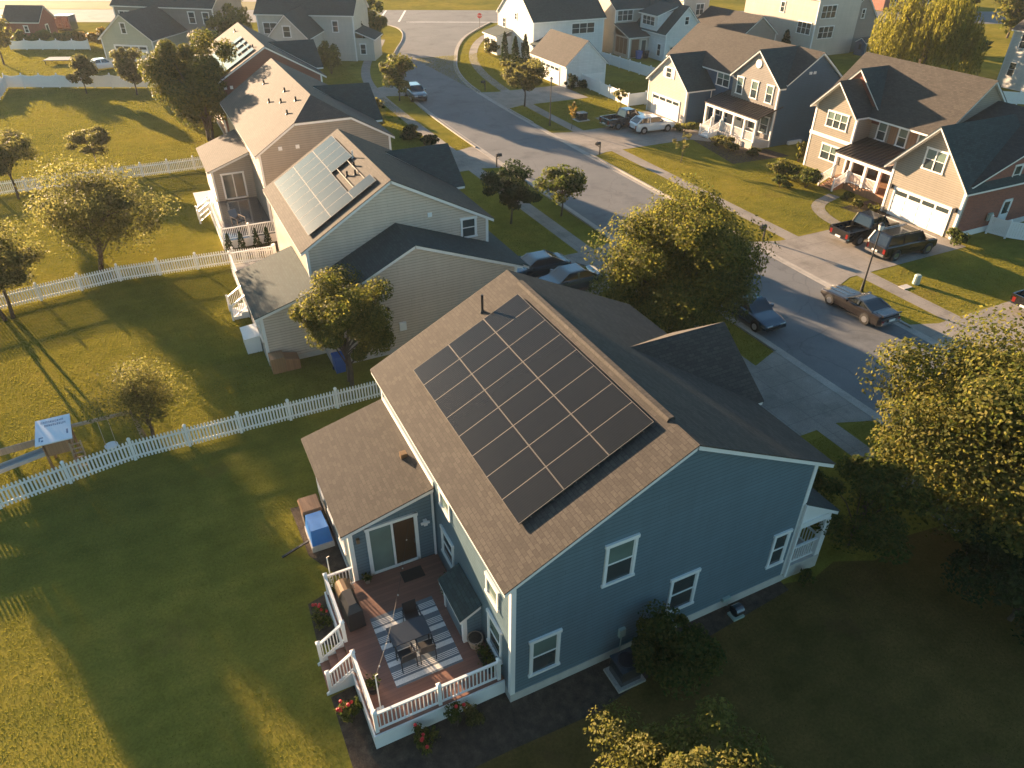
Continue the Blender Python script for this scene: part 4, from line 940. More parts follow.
d2('deck_skirt', MB().box(-3.34, -3.3, 30.7, 37.6, 0.03, 0.66), 'vinyl')
railing(d2, (-3.25, 32.4, 0.68), (-3.25, 37.5, 0.68)); railing(d2, (-3.25, 37.5, 0.68), (-0.2, 37.5, 0.68), posts=(False, True))
for y in (30.8, 32.2): railing(d2, (-4.3, y, 0.05), (-3.3, y, 0.68))
d2('steps', MB().box(-4.2, -3.75, 30.85, 32.15, 0, 0.2).box(-3.75, -3.34, 30.85, 32.15, 0, 0.42), 'vinyl')
t = thing('paddling_pool', 'small teal paddling tub on the deck beside the dark wing roof', 'tub', (-2.3, 35.6, 0.68)); m = MB(); m.cyl((0, 0, 0), (0, 0, 0.3), 0.5, 0.55, 16); m.build('tub', 'teal', t); MB().cyl((0, 0, 0.3), (0, 0, 0.31), 0.48, n=16).build('water', 'glass', t)
t = thing('storage_box', 'white storage box against the beige wing beside the stair', 'storage box', (-3.75, 27.1, 0)); MB().box(-0.42, 0.42, -0.75, 0.75, 0, 0.95).build('box', 'vinyl', t); MB().hexa([(-0.46, -0.8, 0.95), (0.46, -0.8, 0.95), (0.46, 0.8, 0.95), (-0.46, 0.8, 0.95)], [(-0.46, -0.8, 1.0), (0.46, -0.8, 1.08), (0.46, 0.8, 1.08), (-0.46, 0.8, 1.0)]).build('lid', 'trim', t)
t = thing('wooden_crate', 'orange brown wooden box at the near corner of the beige wing', 'wooden box', (-2.5, 24.0, 0)); m = MB(); m.box(-0.75, 0.0, -0.45, 0.4, 0, 0.95); m.build('box', 'wood', t); MB().hexa([(0.02, -0.45, 0), (0.8, -0.45, 0), (0.8, 0.4, 0), (0.02, 0.4, 0)], [(0.02, -0.45, 0.8), (0.8, -0.45, 0.6), (0.8, 0.4, 0.6), (0.02, 0.4, 0.8)]).build('bin', 'shutter', t)
t = thing('recycling_bin', 'blue wheeled bin behind the round golden tree by the beige wall', 'bin', (0.2, 22.3, 0)); MB().hexa([(-0.26, -0.3, 0.08), (0.26, -0.3, 0.08), (0.26, 0.3, 0.08), (-0.26, 0.3, 0.08)], [(-0.31, -0.36, 1.0), (0.31, -0.36, 1.0), (0.31, 0.36, 1.0), (-0.31, 0.36, 1.0)]).build('body', 'bin', t); MB().hexa([(-0.33, -0.4, 1.0), (0.33, -0.4, 1.0), (0.33, 0.4, 1.0), (-0.33, 0.4, 1.0)], [(-0.3, -0.36, 1.1), (0.3, -0.36, 1.08), (0.3, 0.36, 1.08), (-0.3, 0.36, 1.1)]).build('lid', 'bin', t)
for sx in (-0.3, 0.3): MB().cyl((sx - 0.03, 0.3, 0.1), (sx + 0.03, 0.3, 0.1), 0.1, n=10).build('wheel', 'tyre', t)

# ------------------------------------------------------------------ taupe house
H = House('taupe_house', 'taupe two storey house with clipped gable and roof vents, behind the beige house', 'house', 6, 53); H.vents = []
Y0, Y1 = 44.8, 62.3; X0, X1 = 0.8, 11.1; ZA, ZB, ZR, RC = 6.0, 6.2, 9.2, 5.75
sa = (ZR - ZA) / (RC - X0); sb = (ZR - ZB) / (X1 - RC); zc = 7.89; xl = X0 + (zc - ZA) / sa; xr = X1 - (zc - ZB) / sb
w = H.mb('wall', 'taupe')
w.face([(X0, Y0, 0.3), (X1, Y0, 0.3), (X1, Y0, ZB - 0.12), (xr, Y0, zc - 0.12), (xl, Y0, zc - 0.12), (X0, Y0, ZA - 0.12)]); w.face([(X0, Y1, 0.3), (X1, Y1, 0.3), (X1, Y1, ZB - 0.12), (RC, Y1, ZR - 0.12), (X0, Y1, ZA - 0.12)])
w.face([(X0, Y0, 0.3), (X0, Y1, 0.3), (X0, Y1, ZA - 0.12), (X0, Y0, ZA - 0.12)]); w.face([(X1, Y0, 0.3), (X1, Y1, 0.3), (X1, Y1, ZB - 0.12), (X1, Y0, ZB - 0.12)])
e = 0.35
H.plane('roofg', [(X0 - e, Y0 - .25, ZA - sa * e), (xl, Y0 - .25, zc), (RC, 47.1, ZR), (RC, Y1 + .25, ZR), (X0 - e, Y1 + .25, ZA - sa * e)])
H.plane('roofg', [(X1 + e, Y0 - .25, ZB - sb * e), (X1 + e, Y1 + .25, ZB - sb * e), (RC, Y1 + .25, ZR), (RC, 47.1, ZR), (xr, Y0 - .25, zc)])
H.plane('roofg', [(xl, Y0 - .25, zc), (xr, Y0 - .25, zc), (RC, 47.1, ZR)])
H.block('taupe', X1 - 0.2, 11.8, 50.5, 56.1, 0.3, 6.2, 6.2, 'x', 53.3, 8.3); H.plane('roofd', [(7.3, 53.3, 8.45), (12.2, 53.3, 8.3), (12.2, 50.1, 5.95), (11.4, 50.1, 5.95)]); H.plane('roofd', [(7.3, 53.3, 8.45), (12.2, 53.3, 8.3), (12.2, 56.5, 5.95), (11.4, 56.5, 5.95)])
H.block('taupe', -2.4, X0, 50.7, 57.6, 0.3, 3.35, 4.5, 'y'); H.plane('roofg', [(-2.75, 50.45, 3.25), (X0 - 0.02, 50.45, 4.5), (X0 - 0.02, 57.8, 4.5), (-2.75, 57.8, 3.25)])
H.slider(FR('-y', 50.7), -1.75, 0.1, 0.75, 2.95, 'glass', 'glass')
H.mb('foundation', 'conc').box(X0 - .02, X1 + .02, Y0 - .02, Y1 + .02, 0, 0.3).box(-2.42, X0 - 0.03, 50.68, 57.6, 0, 0.3)
for (x, y, sx, sy, z1) in ((X0, Y0, -1, -1, 5.85), (X1, Y0, 1, -1, 6.05), (-2.4, 50.7, -1, -1, 3.2)): H.corner(x, y, 0.3, z1, sx, sy)
for x in (2.45, 3.75):
    m = MB(); m.box(x - 0.14, x + 0.14, Y0 - 0.07, Y0, 5.95, 6.22); H.put('wall_vent', m, 'trim')
for (x, y) in ((4.0, 57.6), (3.4, 52.5), (4.7, 52.0), (4.0, 50.4), (4.8, 48.3), (3.8, 47.2)): H.vent(x, y, ZA + sa * (x - X0), 0.3, 0.07)
H.finish()
dk3 = thing('deck', 'grey raised deck with pale picket railing behind the taupe house', 'deck', (-1.2, 46, 0)); d3 = lambda n_, m_, mt, par=None: m_.build(n_, mt, par or dk3, (-1.2, 46, 0))
d3('deck_floor', MB().box(-3.2, 0.75, 42.1, 50.65, 0.55, 0.68), 'cargrey'); d3('deck_skirt', MB().box(-3.24, 0.75, 42.04, 42.09, 0.03, 0.66), 'vinyl'); d3('deck_skirt', MB().box(-3.26, -3.21, 42.1, 50.6, 0.03, 0.66), 'vinyl')
railing(d3, (-3.15, 42.15, 0.68), (-1.2, 42.15, 0.68)); railing(d3, (-1.2, 42.15, 0.68), (0.7, 42.15, 0.68), posts=(False, True)); railing(d3, (-3.15, 42.15, 0.68), (-3.15, 48.6, 0.68), posts=(False, True))
d3('side_landing', MB().box(-4.0, -2.5, 50.9, 54.0, 0.5, 0.62), 'vinyl'); railing(d3, (-4.2, 49.2, 0.05), (-3.25, 49.2, 0.68)); railing(d3, (-4.2, 48.2, 0.05), (-3.25, 48.2, 0.68), posts=(True, False))
for i, x in enumerate((-2.9, -2.0, -0.9, -0.1)):
    bush('slim dark evergreen in front of the taupe house deck railing, %s' % ('leftmost of four', 'second from left of four', 'third from left of four', 'rightmost of four')[i], x, 41.4, 0.3, 1.5, 500, 0.07, 'leaf_dark', 'evergreen', 'evergreen', 30 + i, 'evergreens in front of the deck railing', cone=True)
t = thing('lounge_chair', 'dark lounge chair with pale frame on the taupe house deck', 'chair', (-1.6, 45.0, 0.68), 0.4)
MB().box(-0.32, 0.32, -0.5, 0.4, 0.32, 0.42).build('seat', 'cargrey', t); MB().hexa([(-0.32, 0.4, 0.4), (0.32, 0.4, 0.4), (0.32, 0.48, 0.4), (-0.32, 0.48, 0.4)], [(-0.32, 0.7, 1.0), (0.32, 0.7, 1.0), (0.32, 0.76, 1.0), (-0.32, 0.76, 1.0)]).build('backrest', 'cargrey', t)
for sx in (-1, 1):
    for y in (-0.45, 0.4): MB().beam((sx * 0.34, y, 0), (sx * 0.34, y, 0.6), 0.05).build('leg', 'tanbeam', t)
    MB().beam((sx * 0.34, -0.5, 0.6), (sx * 0.34, 0.45, 0.6), 0.07, 0.03).build('armrest', 'tanbeam', t)

# ------------------------------------------------------------------ red siding house
H = House('red_house', 'dark red sided house with white gleaming solar panels beyond the taupe house', 'house', 6.5, 79); H.vents = []
X0, X1, Y0, Y1, ZA, ZR, RC = 1.2, 11.9, 70.3, 86.5, 5.95, 9.0, 6.5
H.block('redsid', X0, X1, Y0, Y1, 0.3, ZA, ZA, 'y', RC, ZR); H.gable('roofg', X0, X1, Y0, Y1, ZA, ZR, ZA, 'y', RC, 0.35, 0.5)
H.block('redsid', X1 - .2, 12.6, 74.2, 79.8, 0.3, 6.1, 6.1, 'x', 77, 8.2); H.plane('roofd', [(8.0, 77, 8.25), (13.0, 77, 8.2), (13.0, 73.7, 5.9), (12.2, 73.7, 5.9)]); H.plane('roofd', [(8.0, 77, 8.25), (13.0, 77, 8.2), (13.0, 80.3, 5.9), (12.2, 80.3, 5.9)])
H.mb('foundation', 'conc').box(X0 - .02, X1 + .02, Y0 - .02, Y1 + .02, 0, 0.3)
H.corner(X0, Y0, 0.3, 5.8, -1, -1); H.corner(X1, Y0, 0.3, 5.8, 1, -1)
for x in (2.0, 2.6):
    m = MB(); m.box(x - 0.14, x + 0.14, Y0 - 0.08, Y0, 5.2, 5.5); H.put('wall_vent', m, 'trim')
s = (ZR - ZA) / (RC - X0)
for (x, y) in ((5.6, 83.5), (5.7, 72.5), (5.3, 74.9), (5.2, 77.4)): H.vent(x, y, ZA + s * (x - X0), 0.3, 0.07)
H.finish()
sl = Vector((RC - X0, 0, ZR - ZA)).normalized()
solar_array('white gleaming solar array with comb shaped upper edge on the red house', (1.45, 71.0, ZA + 0.25 * s), (0, 1, 0), sl, [(c, r_) for r_ in range(3) for c in range(8) if not (r_ == 2 and c in (1, 3, 5, 7))], 1.2, 1.6)

# ------------------------------------------------------------------ pale grey house at the bend
H = House('grey_gabled_house', 'pale grey house with small front gable beyond the red house', 'house', 12.6, 104.5, R(-30), True); H.vents = []
H.block('greyg', 0, 5.6, 0, 7.5, 0, 4.6, 4.6, 'y', 2.8, 7.4); H.gable('roofd', 0, 5.6, 0, 7.5, 4.6, 7.4, None, 'y', None, 0.35, None, 0.3, 0)
H.block('greyg', -4.2, 10.5, 7.5, 17, 0, 6.6, 6.6, 'x', 12.2, 9.8); H.gable('roofd', -4.2, 10.5, 7.5, 17, 6.6, 9.8, None, 'x', None, 0.35)
H.block('greyg', 10.5, 13.2, 8.0, 13.0, 0, 3.3, 3.3, 'y', None, None); H.plane('roofd', [(10.52, 7.7, 4.2), (13.5, 7.7, 3.1), (13.5, 13.3, 3.1), (10.52, 13.3, 4.2)])
H.window(FR('-y', 0), 2.2, 3.4, 4.4, 5.9); H.window(FR('-y', 7.5), 7.2, 8.2, 4.0, 5.6); H.window(FR('-y', 7.5), -3.4, -1.2, 3.6, 5.2, 2); H.window(FR('-y', 7.5), -3.4, -1.2, 1.0, 2.4, 2); H.window(FR('-y', 8.0), 11.0, 12.0, 0.9, 2.4)
H.corner(0, 0, 0, 4.5, -1, -1); H.corner(5.6, 0, 0, 4.5, 1, -1); H.corner(10.5, 7.5, 0, 6.4, 1, -1); H.corner(-4.2, 7.5, 0, 6.4, -1, -1)
H.finish()

# ------------------------------------------------------------------ sage garage house
H = House('sage_house', 'sage green house with a charcoal roofed garage behind two small olive trees', 'house', -9.0, 121.4, R(-36), True); H.vents = []
H.block('sage', 0, 8.3, 0, 9.5, 0, 3.4, 3.4, 'y', 4.15, 6.6); H.gable('roofd', 0, 8.3, 0, 9.5, 3.4, 6.6, None, 'y', None, 0.35, None, 0.35, 0)
H.garage_door(FR('-y', 0), 2.0, 7.2, 0, 2.25); H.window(FR('-y', 0), 3.7, 4.6, 3.9, 5.4)
H.block('mauve', -3.5, 13.5, 9.5, 19, 0, 6.6, 6.6, 'x', 14.2, 9.6); H.gable('roofd', -3.5, 13.5, 9.5, 19, 6.6, 9.6, None, 'x', None, 0.35)
H.window(FR('-y', 9.5), 9.2, 10.4, 4.1, 5.8); H.window(FR('-y', 9.5), 11.6, 12.8, 4.1, 5.8); H.window(FR('-y', 9.5), -2.7, -0.8, 4.0, 5.6, 2)
H.corner(0, 0, 0, 3.3, -1, -1); H.corner(8.3, 0, 0, 3.3, 1, -1); H.corner(-3.5, 9.5, 0, 6.4, -1, -1); H.corner(13.5, 9.5, 0, 6.4, 1, -1)
H.finish()
H = House('brick_shed', 'small red brick building with blue grey roof at the top left beside a hedge', 'shed', -23.6, 148.5, R(-27), True); H.vents = []
H.block('brick', 0, 6.0, 0, 5, 0, 2.9, 2.9, 'x', 2.5, 4.9); H.gable('roofd', 0, 6.0, 0, 5, 2.9, 4.9, None, 'x', None, 0.3); H.window(FR('-y', 0), 3.2, 4.0, 1.0, 2.1); H.door(FR('+x', 6.0), 1.6, 2.6, 0, 2.1)
H.finish()
t = thing('storage_container', 'dark green metal container right of the red brick shed', 'container', (-14.6, 154.5, 0), R(-27)); MB().box(-1.4, 1.4, -1.2, 1.2, 0.1, 2.4).build('body', 'utilgreen' if False else 'carblue', t); MB().box(-1.45, 1.45, -1.25, 1.25, 2.4, 2.5).build('roof', 'cargrey', t); MB().box(-1.2, -0.05, -1.24, -1.2, 0.2, 2.3).box(0.05, 1.2, -1.24, -1.2, 0.2, 2.3).build('door', 'cargrey', t)
t = thing('platform', 'flat grey trampoline like platform on the lawn near scalloped fence', 'platform', (-15.0, 122.5, 0), R(-20)); MB().box(-2.2, 2.2, -1.3, 1.3, 0.5, 0.6).build('top', 'darkmetal', t)
for sx in (-2, 2):
    for sy in (-1.1, 1.1): MB().beam((sx, sy, 0), (sx, sy, 0.5), 0.1).build('leg', 'darkmetal', t)

# ------------------------------------------------------------------ white house with garage
H = House('white_house', 'bright white gabled house with a low garage beside the bend of the street', 'house', 54, 95); H.vents = []
H.block('white_s', 49.6, 62, 93.8, 106.2, 0, 5.9, 5.9, 'x', 100, 10.6); H.gable('roofd', 49.6, 62, 93.8, 106.2, 5.9, 10.6, None, 'x', None, 0.35)
H.block('white_s', 45.9, 52.0, 77.0, 87.0, 0, 3.0, 3.0, 'y', 48.95, 5.7); H.gable('roof', 45.9, 52.0, 77.0, 87.0, 3.0, 5.7, None, 'y', None, 0.3, None, 0.2, 0.2)
H.block('white_s', 49.0, 54.5, 87.2, 93.8, 0, 2.7, 2.7, 'y', None, 3.6); H.gable('roofd', 49.0, 54.5, 87.2, 93.8, 2.7, 3.6, None, 'y', None, 0.1, None, 0, 0)
H.block('white_s', 47.0, 49.6, 101.2, 106.0, 0, 2.8, 2.8, 'x', None, None); H.plane('roofd', [(46.7, 100.9, 2.8), (49.58, 100.9, 3.6), (49.58, 106.3, 3.6), (46.7, 106.3, 2.8)])
H.window(FR('-y', 93.8), 56.2, 60.4, 3.55, 5.1, 3); H.window(FR('-x', 49.6), 99.3, 100.1, 5.2, 6.2); H.window(FR('-x', 49.6), 94.8, 95.8, 0.9, 2.4); H.window(FR('-x', 49.6), 97.0, 98.0, 0.9, 2.4); H.window(FR('-x', 49.6), 103.4, 104.4, 3.6, 5.0); H.window(FR('-x', 47.0), 102.2, 103.6, 0.9, 2.3)
H.garage_door(FR('-x', 45.9), 79.0, 84.0, 0, 2.2)
H.corner(49.6, 93.8, 0, 5.75, -1, -1); H.corner(62, 93.8, 0, 5.75, 1, -1); H.corner(45.9, 77, 0, 2.9, -1, -1); H.corner(52, 77, 0, 2.9, 1, -1); H.corner(49.6, 106.2, 0, 5.75, -1, 1)
H.finish()

# ------------------------------------------------------------------ cream house with screened sunroom
H = House('sunroom_house', 'cream house with brown screened sunroom and grey dormered wing behind the white garage', 'house', 69, 93); H.vents = []
H.block('cream', 64.6, 77, 94.6, 106, 0, 6.7, 6.7, 'x', 100.3, 10.2); H.gable('roofd', 64.6, 77, 94.6, 106, 6.7, 10.2, None, 'x', None, 0.35)
H.block('cream', 64.8, 69, 90.4, 94.6, 0, 3.15, 4.4, 'x'); H.mb('wall', 'cream').face([(64.8, 90.4, 3.0), (64.8, 94.6, 3.0), (64.8, 94.6, 4.2)])
H.plane('roofd', [(64.4, 90.0, 3.1), (69.3, 90.0, 3.1), (69.3, 94.58, 4.5), (64.4, 94.58, 4.5)])
for y in (91.0, 92.1, 93.2): 
    m = MB(); m.fbox(FR('-x', 64.8), y, y + 0.95, 0.5, 2.75, 0.0, 0.03); H.put('screen', m, 'screen')
m = MB(); m.fbox(FR('-y', 90.4), 65.2, 66.6, 0.1, 2.7, 0, 0.03); H.put('screen', m, 'screen'); H.door(FR('-y', 90.4), 66.9, 68.1, 0, 2.7)
H.window(FR('-y', 94.6), 64.9, 67.9, 4.75, 6.5, 3); H.window(FR('-x', 64.6), 97.8, 98.6, 0.9, 2.6); H.window(FR('-x', 64.6), 97.9, 98.6, 4.2, 5.5)
H.block('white_s', 68.4, 75.4, 86.0, 95, 0, 4.2, 4.2, 'y', 71.9, 7.6); H.gable('roofd', 68.4, 75.4, 86.0, 95, 4.2, 7.6, None, 'y', None, 0.35)
H.block('white_s', 68.2, 71.6, 88.3, 92.8, 3.6, 6.3, 7.0, 'y'); H.plane('roofd', [(67.8, 88.0, 6.25), (71.9, 88.0, 7.5), (71.9, 93.1, 7.5), (67.8, 93.1, 6.25)])
H.window(FR('-x', 68.2), 89.0, 92.3, 4.6, 5.95, 3); H.window(FR('-y', 86), 71.5, 72.4, 5.0, 6.2); H.window(FR('-x', 68.4), 87.0, 88.0, 0.6, 2.4); H.door(FR('-y', 86), 69.2, 70.3, 0, 2.2)
H.corner(68.4, 86, 0, 4.1, -1, -1); H.corner(75.4, 86, 0, 4.1, 1, -1); H.corner(64.8, 90.4, 0, 3.0, -1, -1); H.corner(64.6, 94.6, 4.2, 6.6, -1, -1)
H.finish()
t = thing('wheeled_bin', 'blue wheeled bin beside the screened sunroom door', 'bin', (66.0, 89.3, 0)); MB().hexa([(-0.3, -0.3, 0.08), (0.3, -0.3, 0.08), (0.3, 0.3, 0.08), (-0.3, 0.3, 0.08)], [(-0.38, -0.4, 1.15), (0.38, -0.4, 1.15), (0.38, 0.4, 1.15), (-0.38, 0.4, 1.15)]).build('body', 'bin', t); MB().box(-0.4, 0.4, -0.42, 0.42, 1.15, 1.24).build('lid', 'bin', t)
t = thing('wheeled_bin', 'black wheeled bin right of the blue bin by the sunroom', 'bin', (67.2, 89.2, 0)); MB().hexa([(-0.3, -0.3, 0.08), (0.3, -0.3, 0.08), (0.3, 0.3, 0.08), (-0.3, 0.3, 0.08)], [(-0.38, -0.4, 1.15), (0.38, -0.4, 1.15), (0.38, 0.4, 1.15), (-0.38, 0.4, 1.15)]).build('body', 'cargrey', t); MB().box(-0.4, 0.4, -0.42, 0.42, 1.15, 1.24).build('lid', 'cargrey', t)

# ------------------------------------------------------------------ far beige houses
H = House('tall_cream_house', 'tall sunlit cream house with charcoal garage roof behind the blue grey house', 'house', 92, 86); H.vents = []
H.block('cream', 92, 101, 79.5, 96, 0, 8.6, 8.6, 'y', None, 12); H.gable('roofd', 92, 101, 79.5, 96, 8.6, 12, None, 'y', None, 0.35)
H.block('mauve', 97.4, 106.5, 80.0, 92, 0, 4.4, 4.4, 'y', 102.6, 8.6); H.gable('roofd', 97.4, 106.5, 80.0, 92, 4.4, 8.6, None, 'y', 102.6, 0.35)
H.block('white_s', 96.8, 100.6, 81.2, 87, 3.4, 6.6, 7.4, 'y'); H.plane('roofd', [(96.4, 80.9, 6.6), (101, 80.9, 7.6), (101, 87.3, 7.6), (96.4, 87.3, 6.6)])
H.block('mauve', 81.6, 88.6, 84, 96.5, 0, 3.3, 3.3, 'y', 85.1, 5.8); H.gable('roof', 81.6, 88.6, 84, 96.5, 3.3, 5.8, None, 'y', None, 0.3)
H.window(FR('-x', 92), 80.2, 83.2, 3.1, 4.9, 3); H.window(FR('-x', 92), 86.6, 87.6, 5.6, 7.2); H.window(FR('-y', 79.5), 92.7, 95.9, 5.5, 7.4, 3); H.window(FR('-y', 79.5), 92.9, 96.2, 2.6, 4.4, 3); H.window(FR('-x', 96.8), 82.2, 85.8, 4.6, 6.2, 3); H.window(FR('-y', 80), 102.2, 103.0, 5.0, 6.4); H.window(FR('-y', 80), 98.2, 100.0, 0.9, 2.4, 2)
H.corner(92, 79.5, 0, 8.4, -1, -1); H.corner(97.4, 80, 0, 4.3, -1, -1); H.corner(106.5, 80, 0, 4.3, 1, -1); H.corner(81.6, 84, 0, 3.1, -1, -1); H.corner(88.6, 84, 0, 3.1, 1, -1)
H.finish()
H = House('far_cream_house', 'cream house with paired upper windows between the sunroom house and the tall cream house', 'house', 88, 104); H.vents = []
H.block('cream', 81.5, 87, 99.5, 112, 0, 6.8, 6.8, 'y', None, 8.6); H.gable('roofd', 81.5, 87, 99.5, 112, 6.8, 8.6, None, 'y', None, 0.35)
H.window(FR('-x', 81.5), 100.6, 102.6, 4.4, 6.0, 2); H.window(FR('-y', 99.5), 84.2, 86.0, 4.0, 5.8, 2); H.window(FR('-x', 81.5), 100.6, 102.6, 1.0, 2.6, 2); H.corner(81.5, 99.5, 0, 6.6, -1, -1)
H.finish()
H = House('white_corner_house', 'white two storey house with brown roof at the right edge of the photo', 'house', 106, 47); H.vents = []
H.block('white_s', 101, 112, 41, 53.6, 0, 7.4, 7.4, 'y', None, 10.6); H.gable('roofg', 101, 112, 41, 53.6, 7.4, 10.6, None, 'y', None, 0.4)
H.window(FR('-x', 101), 51.3, 52.4, 5.0, 6.8); H.window(FR('-x', 101), 51.6, 52.7, 1.5, 3.3); H.window(FR('-x', 101), 47.5, 48.6, 5.0, 6.8); H.window(FR('-x', 101), 47.6, 48.7, 1.5, 3.3); H.corner(101, 53.6, 0, 7.2, -1, 1); H.corner(101, 41, 0, 7.2, -1, -1)
H.finish()
H = House('far_brick_house', 'long dark red brick building with white windows behind the willow', 'house', 158, 116); H.vents = []
H.block('brick', 146, 168, 112, 122, 0, 5.6, 5.6, 'x', None, 9); H.gable('roofd', 146, 168, 112, 122, 5.6, 9, None, 'x', None, 0.35)
for x in (148, 152, 156, 160, 164): H.window(FR('-y', 112), x, x + 1.5, 3.0, 4.8); H.window(FR('-y', 112), x, x + 1.5, 0.8, 2.3)
H.finish()

# ------------------------------------------------------------------ blue grey house across the street
H = House('slate_house', 'blue grey house with black metal porch roof and cream garage gable across the street', 'house', 56, 54); H.vents = []
H.block('cream', 49.3, 49.6, 55.75, 63.1, 0, 3.95, 3.95, 'x', 59.45, 6.9); H.block('slate', 49.6, 54, 55.75, 63.1, 0, 3.95, 3.95, 'x', 59.45, 6.9)
H.gable('roofd', 49.3, 55.0, 55.75, 63.1, 3.95, 6.9, None, 'x', 59.45, 0.35, None, 0.3, 0)
H.garage_door(FR('-x', 49.3), 56.9, 62.0, 0, 2.15, 'trim')
H.window(FR('-x', 49.3), 58.9, 60.0, 4.35, 5.5)
for y in (58.6, 60.3): 
    m = MB(); m.fbox(FR('-x', 49.3), y - 0.22, y + 0.2, 4.35, 5.5, 0, 0.05); H.put('shutter', m, 'taupe' if False else 'trim')
H.block('slate', 53, 60.8, 51.7, 64.5, 0, 5.95, 5.95, 'y', 56.9, 8.95); H.block('slate', 52.3, 60.8, 44.8, 51.7, 0, 6.0, 5.95, 'y', 56.9, 8.95)
H.plane('roof', [(52.6, 51.5, 5.7), (56.9, 51.5, 8.95), (56.9, 64.8, 8.95), (52.6, 64.8, 5.7)]); H.plane('roof', [(52.7, 44.5, 6.22), (56.9, 44.5, 8.95), (56.9, 51.5, 8.95), (52.7, 51.5, 6.22)]); H.plane('roof', [(61.2, 44.5, 5.7), (56.9, 44.5, 8.95), (56.9, 64.8, 8.95), (61.2, 64.8, 5.7)])
H.block('mauve', 52.0, 52.28, 44.8, 51.7, 0, 6.0, 6.0, 'x', 48.25, 8.95)
H.plane('roofd', [(51.7, 48.25, 8.98), (57.2, 48.25, 8.98), (52.6, 44.45, 5.95), (51.7, 44.45, 5.95)]); H.plane('roofd', [(51.7, 48.25, 8.98), (57.2, 48.25, 8.98), (52.8, 52.05, 5.95), (51.7, 52.05, 5.95)])
for y in (45.5, 47.75, 50.0): H.window(FR('-x', 52.0), y, y + 1.05, 4.2, 5.95, upper='reflection_or_curtain')
H.window(FR('-x', 53.0), 53.3, 55.5, 4.1, 5.65, 2, upper='reflection_or_curtain'); m = MB(); m.cyl((51.93, 48.25, 7.6), (52.0, 48.25, 7.6), 0.42, n=16); H.put('round_vent', m, 'trim')
m = MB(); 
H.mb('porch_roof', 'seam').slab([(49.7, 44.75, 3.1), (52.98, 44.75, 4.05), (52.98, 53.1, 4.05), (49.7, 53.1, 3.1)], 0.1)
H.roof_seams((49.7, 44.75, 3.1), (49.7, 53.1, 3.1), (52.0, 44.75, 3.77), (52.0, 53.1, 3.77), 20)
H.mb('porch_beam', 'trim').box(49.8, 50.05, 44.85, 53.0, 2.7, 2.98)
H.mb('porch_floor', 'conc').box(49.7, 52.0, 44.8, 53.0, 0, 0.7)
for y in (44.95, 46.6, 48.3, 50.0, 51.5, 52.9):
    m = MB(); m.box(49.82, 50.02, y - 0.1, y + 0.1, 0.7, 2.7); H.put('porch_post', m, 'trim')
railing(H.put, (49.92, 45.1, 0.7), (49.92, 48.2, 0.7), posts=(False, False)); railing(H.put, (49.92, 48.4, 0.7), (49.92, 49.9, 0.7), posts=(False, False))
m = MB()
for i in range(4): m.box(48.3 + 0.33 * i, 48.64 + 0.33 * i, 50.2, 51.5, 0, 0.16 * (i + 1))
H.put('steps', m, 'vinyl')
for y in (50.1, 51.6): railing(H.put, (48.35, y, 0.1), (49.75, y, 0.7))
H.window(FR('-x', 52.0), 45.3, 46.6, 1.2, 2.9, 1, upper='reflection_or_curtain'); H.window(FR('-x', 52.0), 47.0, 48.4, 1.2, 2.9, upper='reflection_or_curtain'); H.door(FR('-x', 52.0), 49.2, 50.3, 0.7, 2.85); H.window(FR('-x', 53.0), 52.3, 53.6, 1.0, 2.7, 1, upper='reflection_or_curtain'); H.window(FR('-x', 53.0), 54.0, 55.3, 1.0, 2.7, 1, upper='reflection_or_curtain')
m = MB(); m.box(55.6, 55.95, 44.7, 44.8, 6.9, 7.15); m.box(56.2, 56.5, 44.7, 44.8, 6.9, 7.15); H.put('wall_vent', m, 'trim')
for (x, y, sx, sy, z0, z1) in ((49.3, 55.75, -1, -1, 0, 3.85), (49.3, 63.1, -1, 1, 0, 3.85), (52.0, 44.8, -1, -1, 0, 5.85), (60.8, 44.8, 1, -1, 0, 5.7)): H.corner(x, y, z0, z1, sx, sy)
m = MB(); m.beam((52.7, 55.68, 0), (52.7, 55.68, 3.7), 0.08); H.put('downspout', m, 'trim'); m = MB(); m.box(54.6, 56.4, 44.5, 44.78, 0, 0.35); H.put('crawl_vent', m, 'trim')
H.finish()

# ------------------------------------------------------------------ tan house with brick side
H = House('tan_house', 'tan and red brick house with dark cross gables, white garage door and metal porch roof', 'house', 54, 30); H.vents = []
# left front gable
H.block('tan', 51.2, 54, 34.0, 38.9, 0, 6.0, 6.0, 'x', 36.45, 8.35); H.gable('roof', 51.2, 55.2, 34.0, 38.9, 6.0, 8.35, None, 'x', None, 0.3, None, 0.6, 0)
H.mb('belly_band', 'trim').box(51.14, 51.24, 33.9, 39.0, 3.1, 3.4)
H.window(FR('-x', 51.2), 34.9, 37.4, 4.15, 5.6, 3, upper='reflection_or_curtain'); H.window(FR('-x', 51.2), 34.9, 37.2, 1.2, 2.65, 2, upper='reflection_or_curtain')
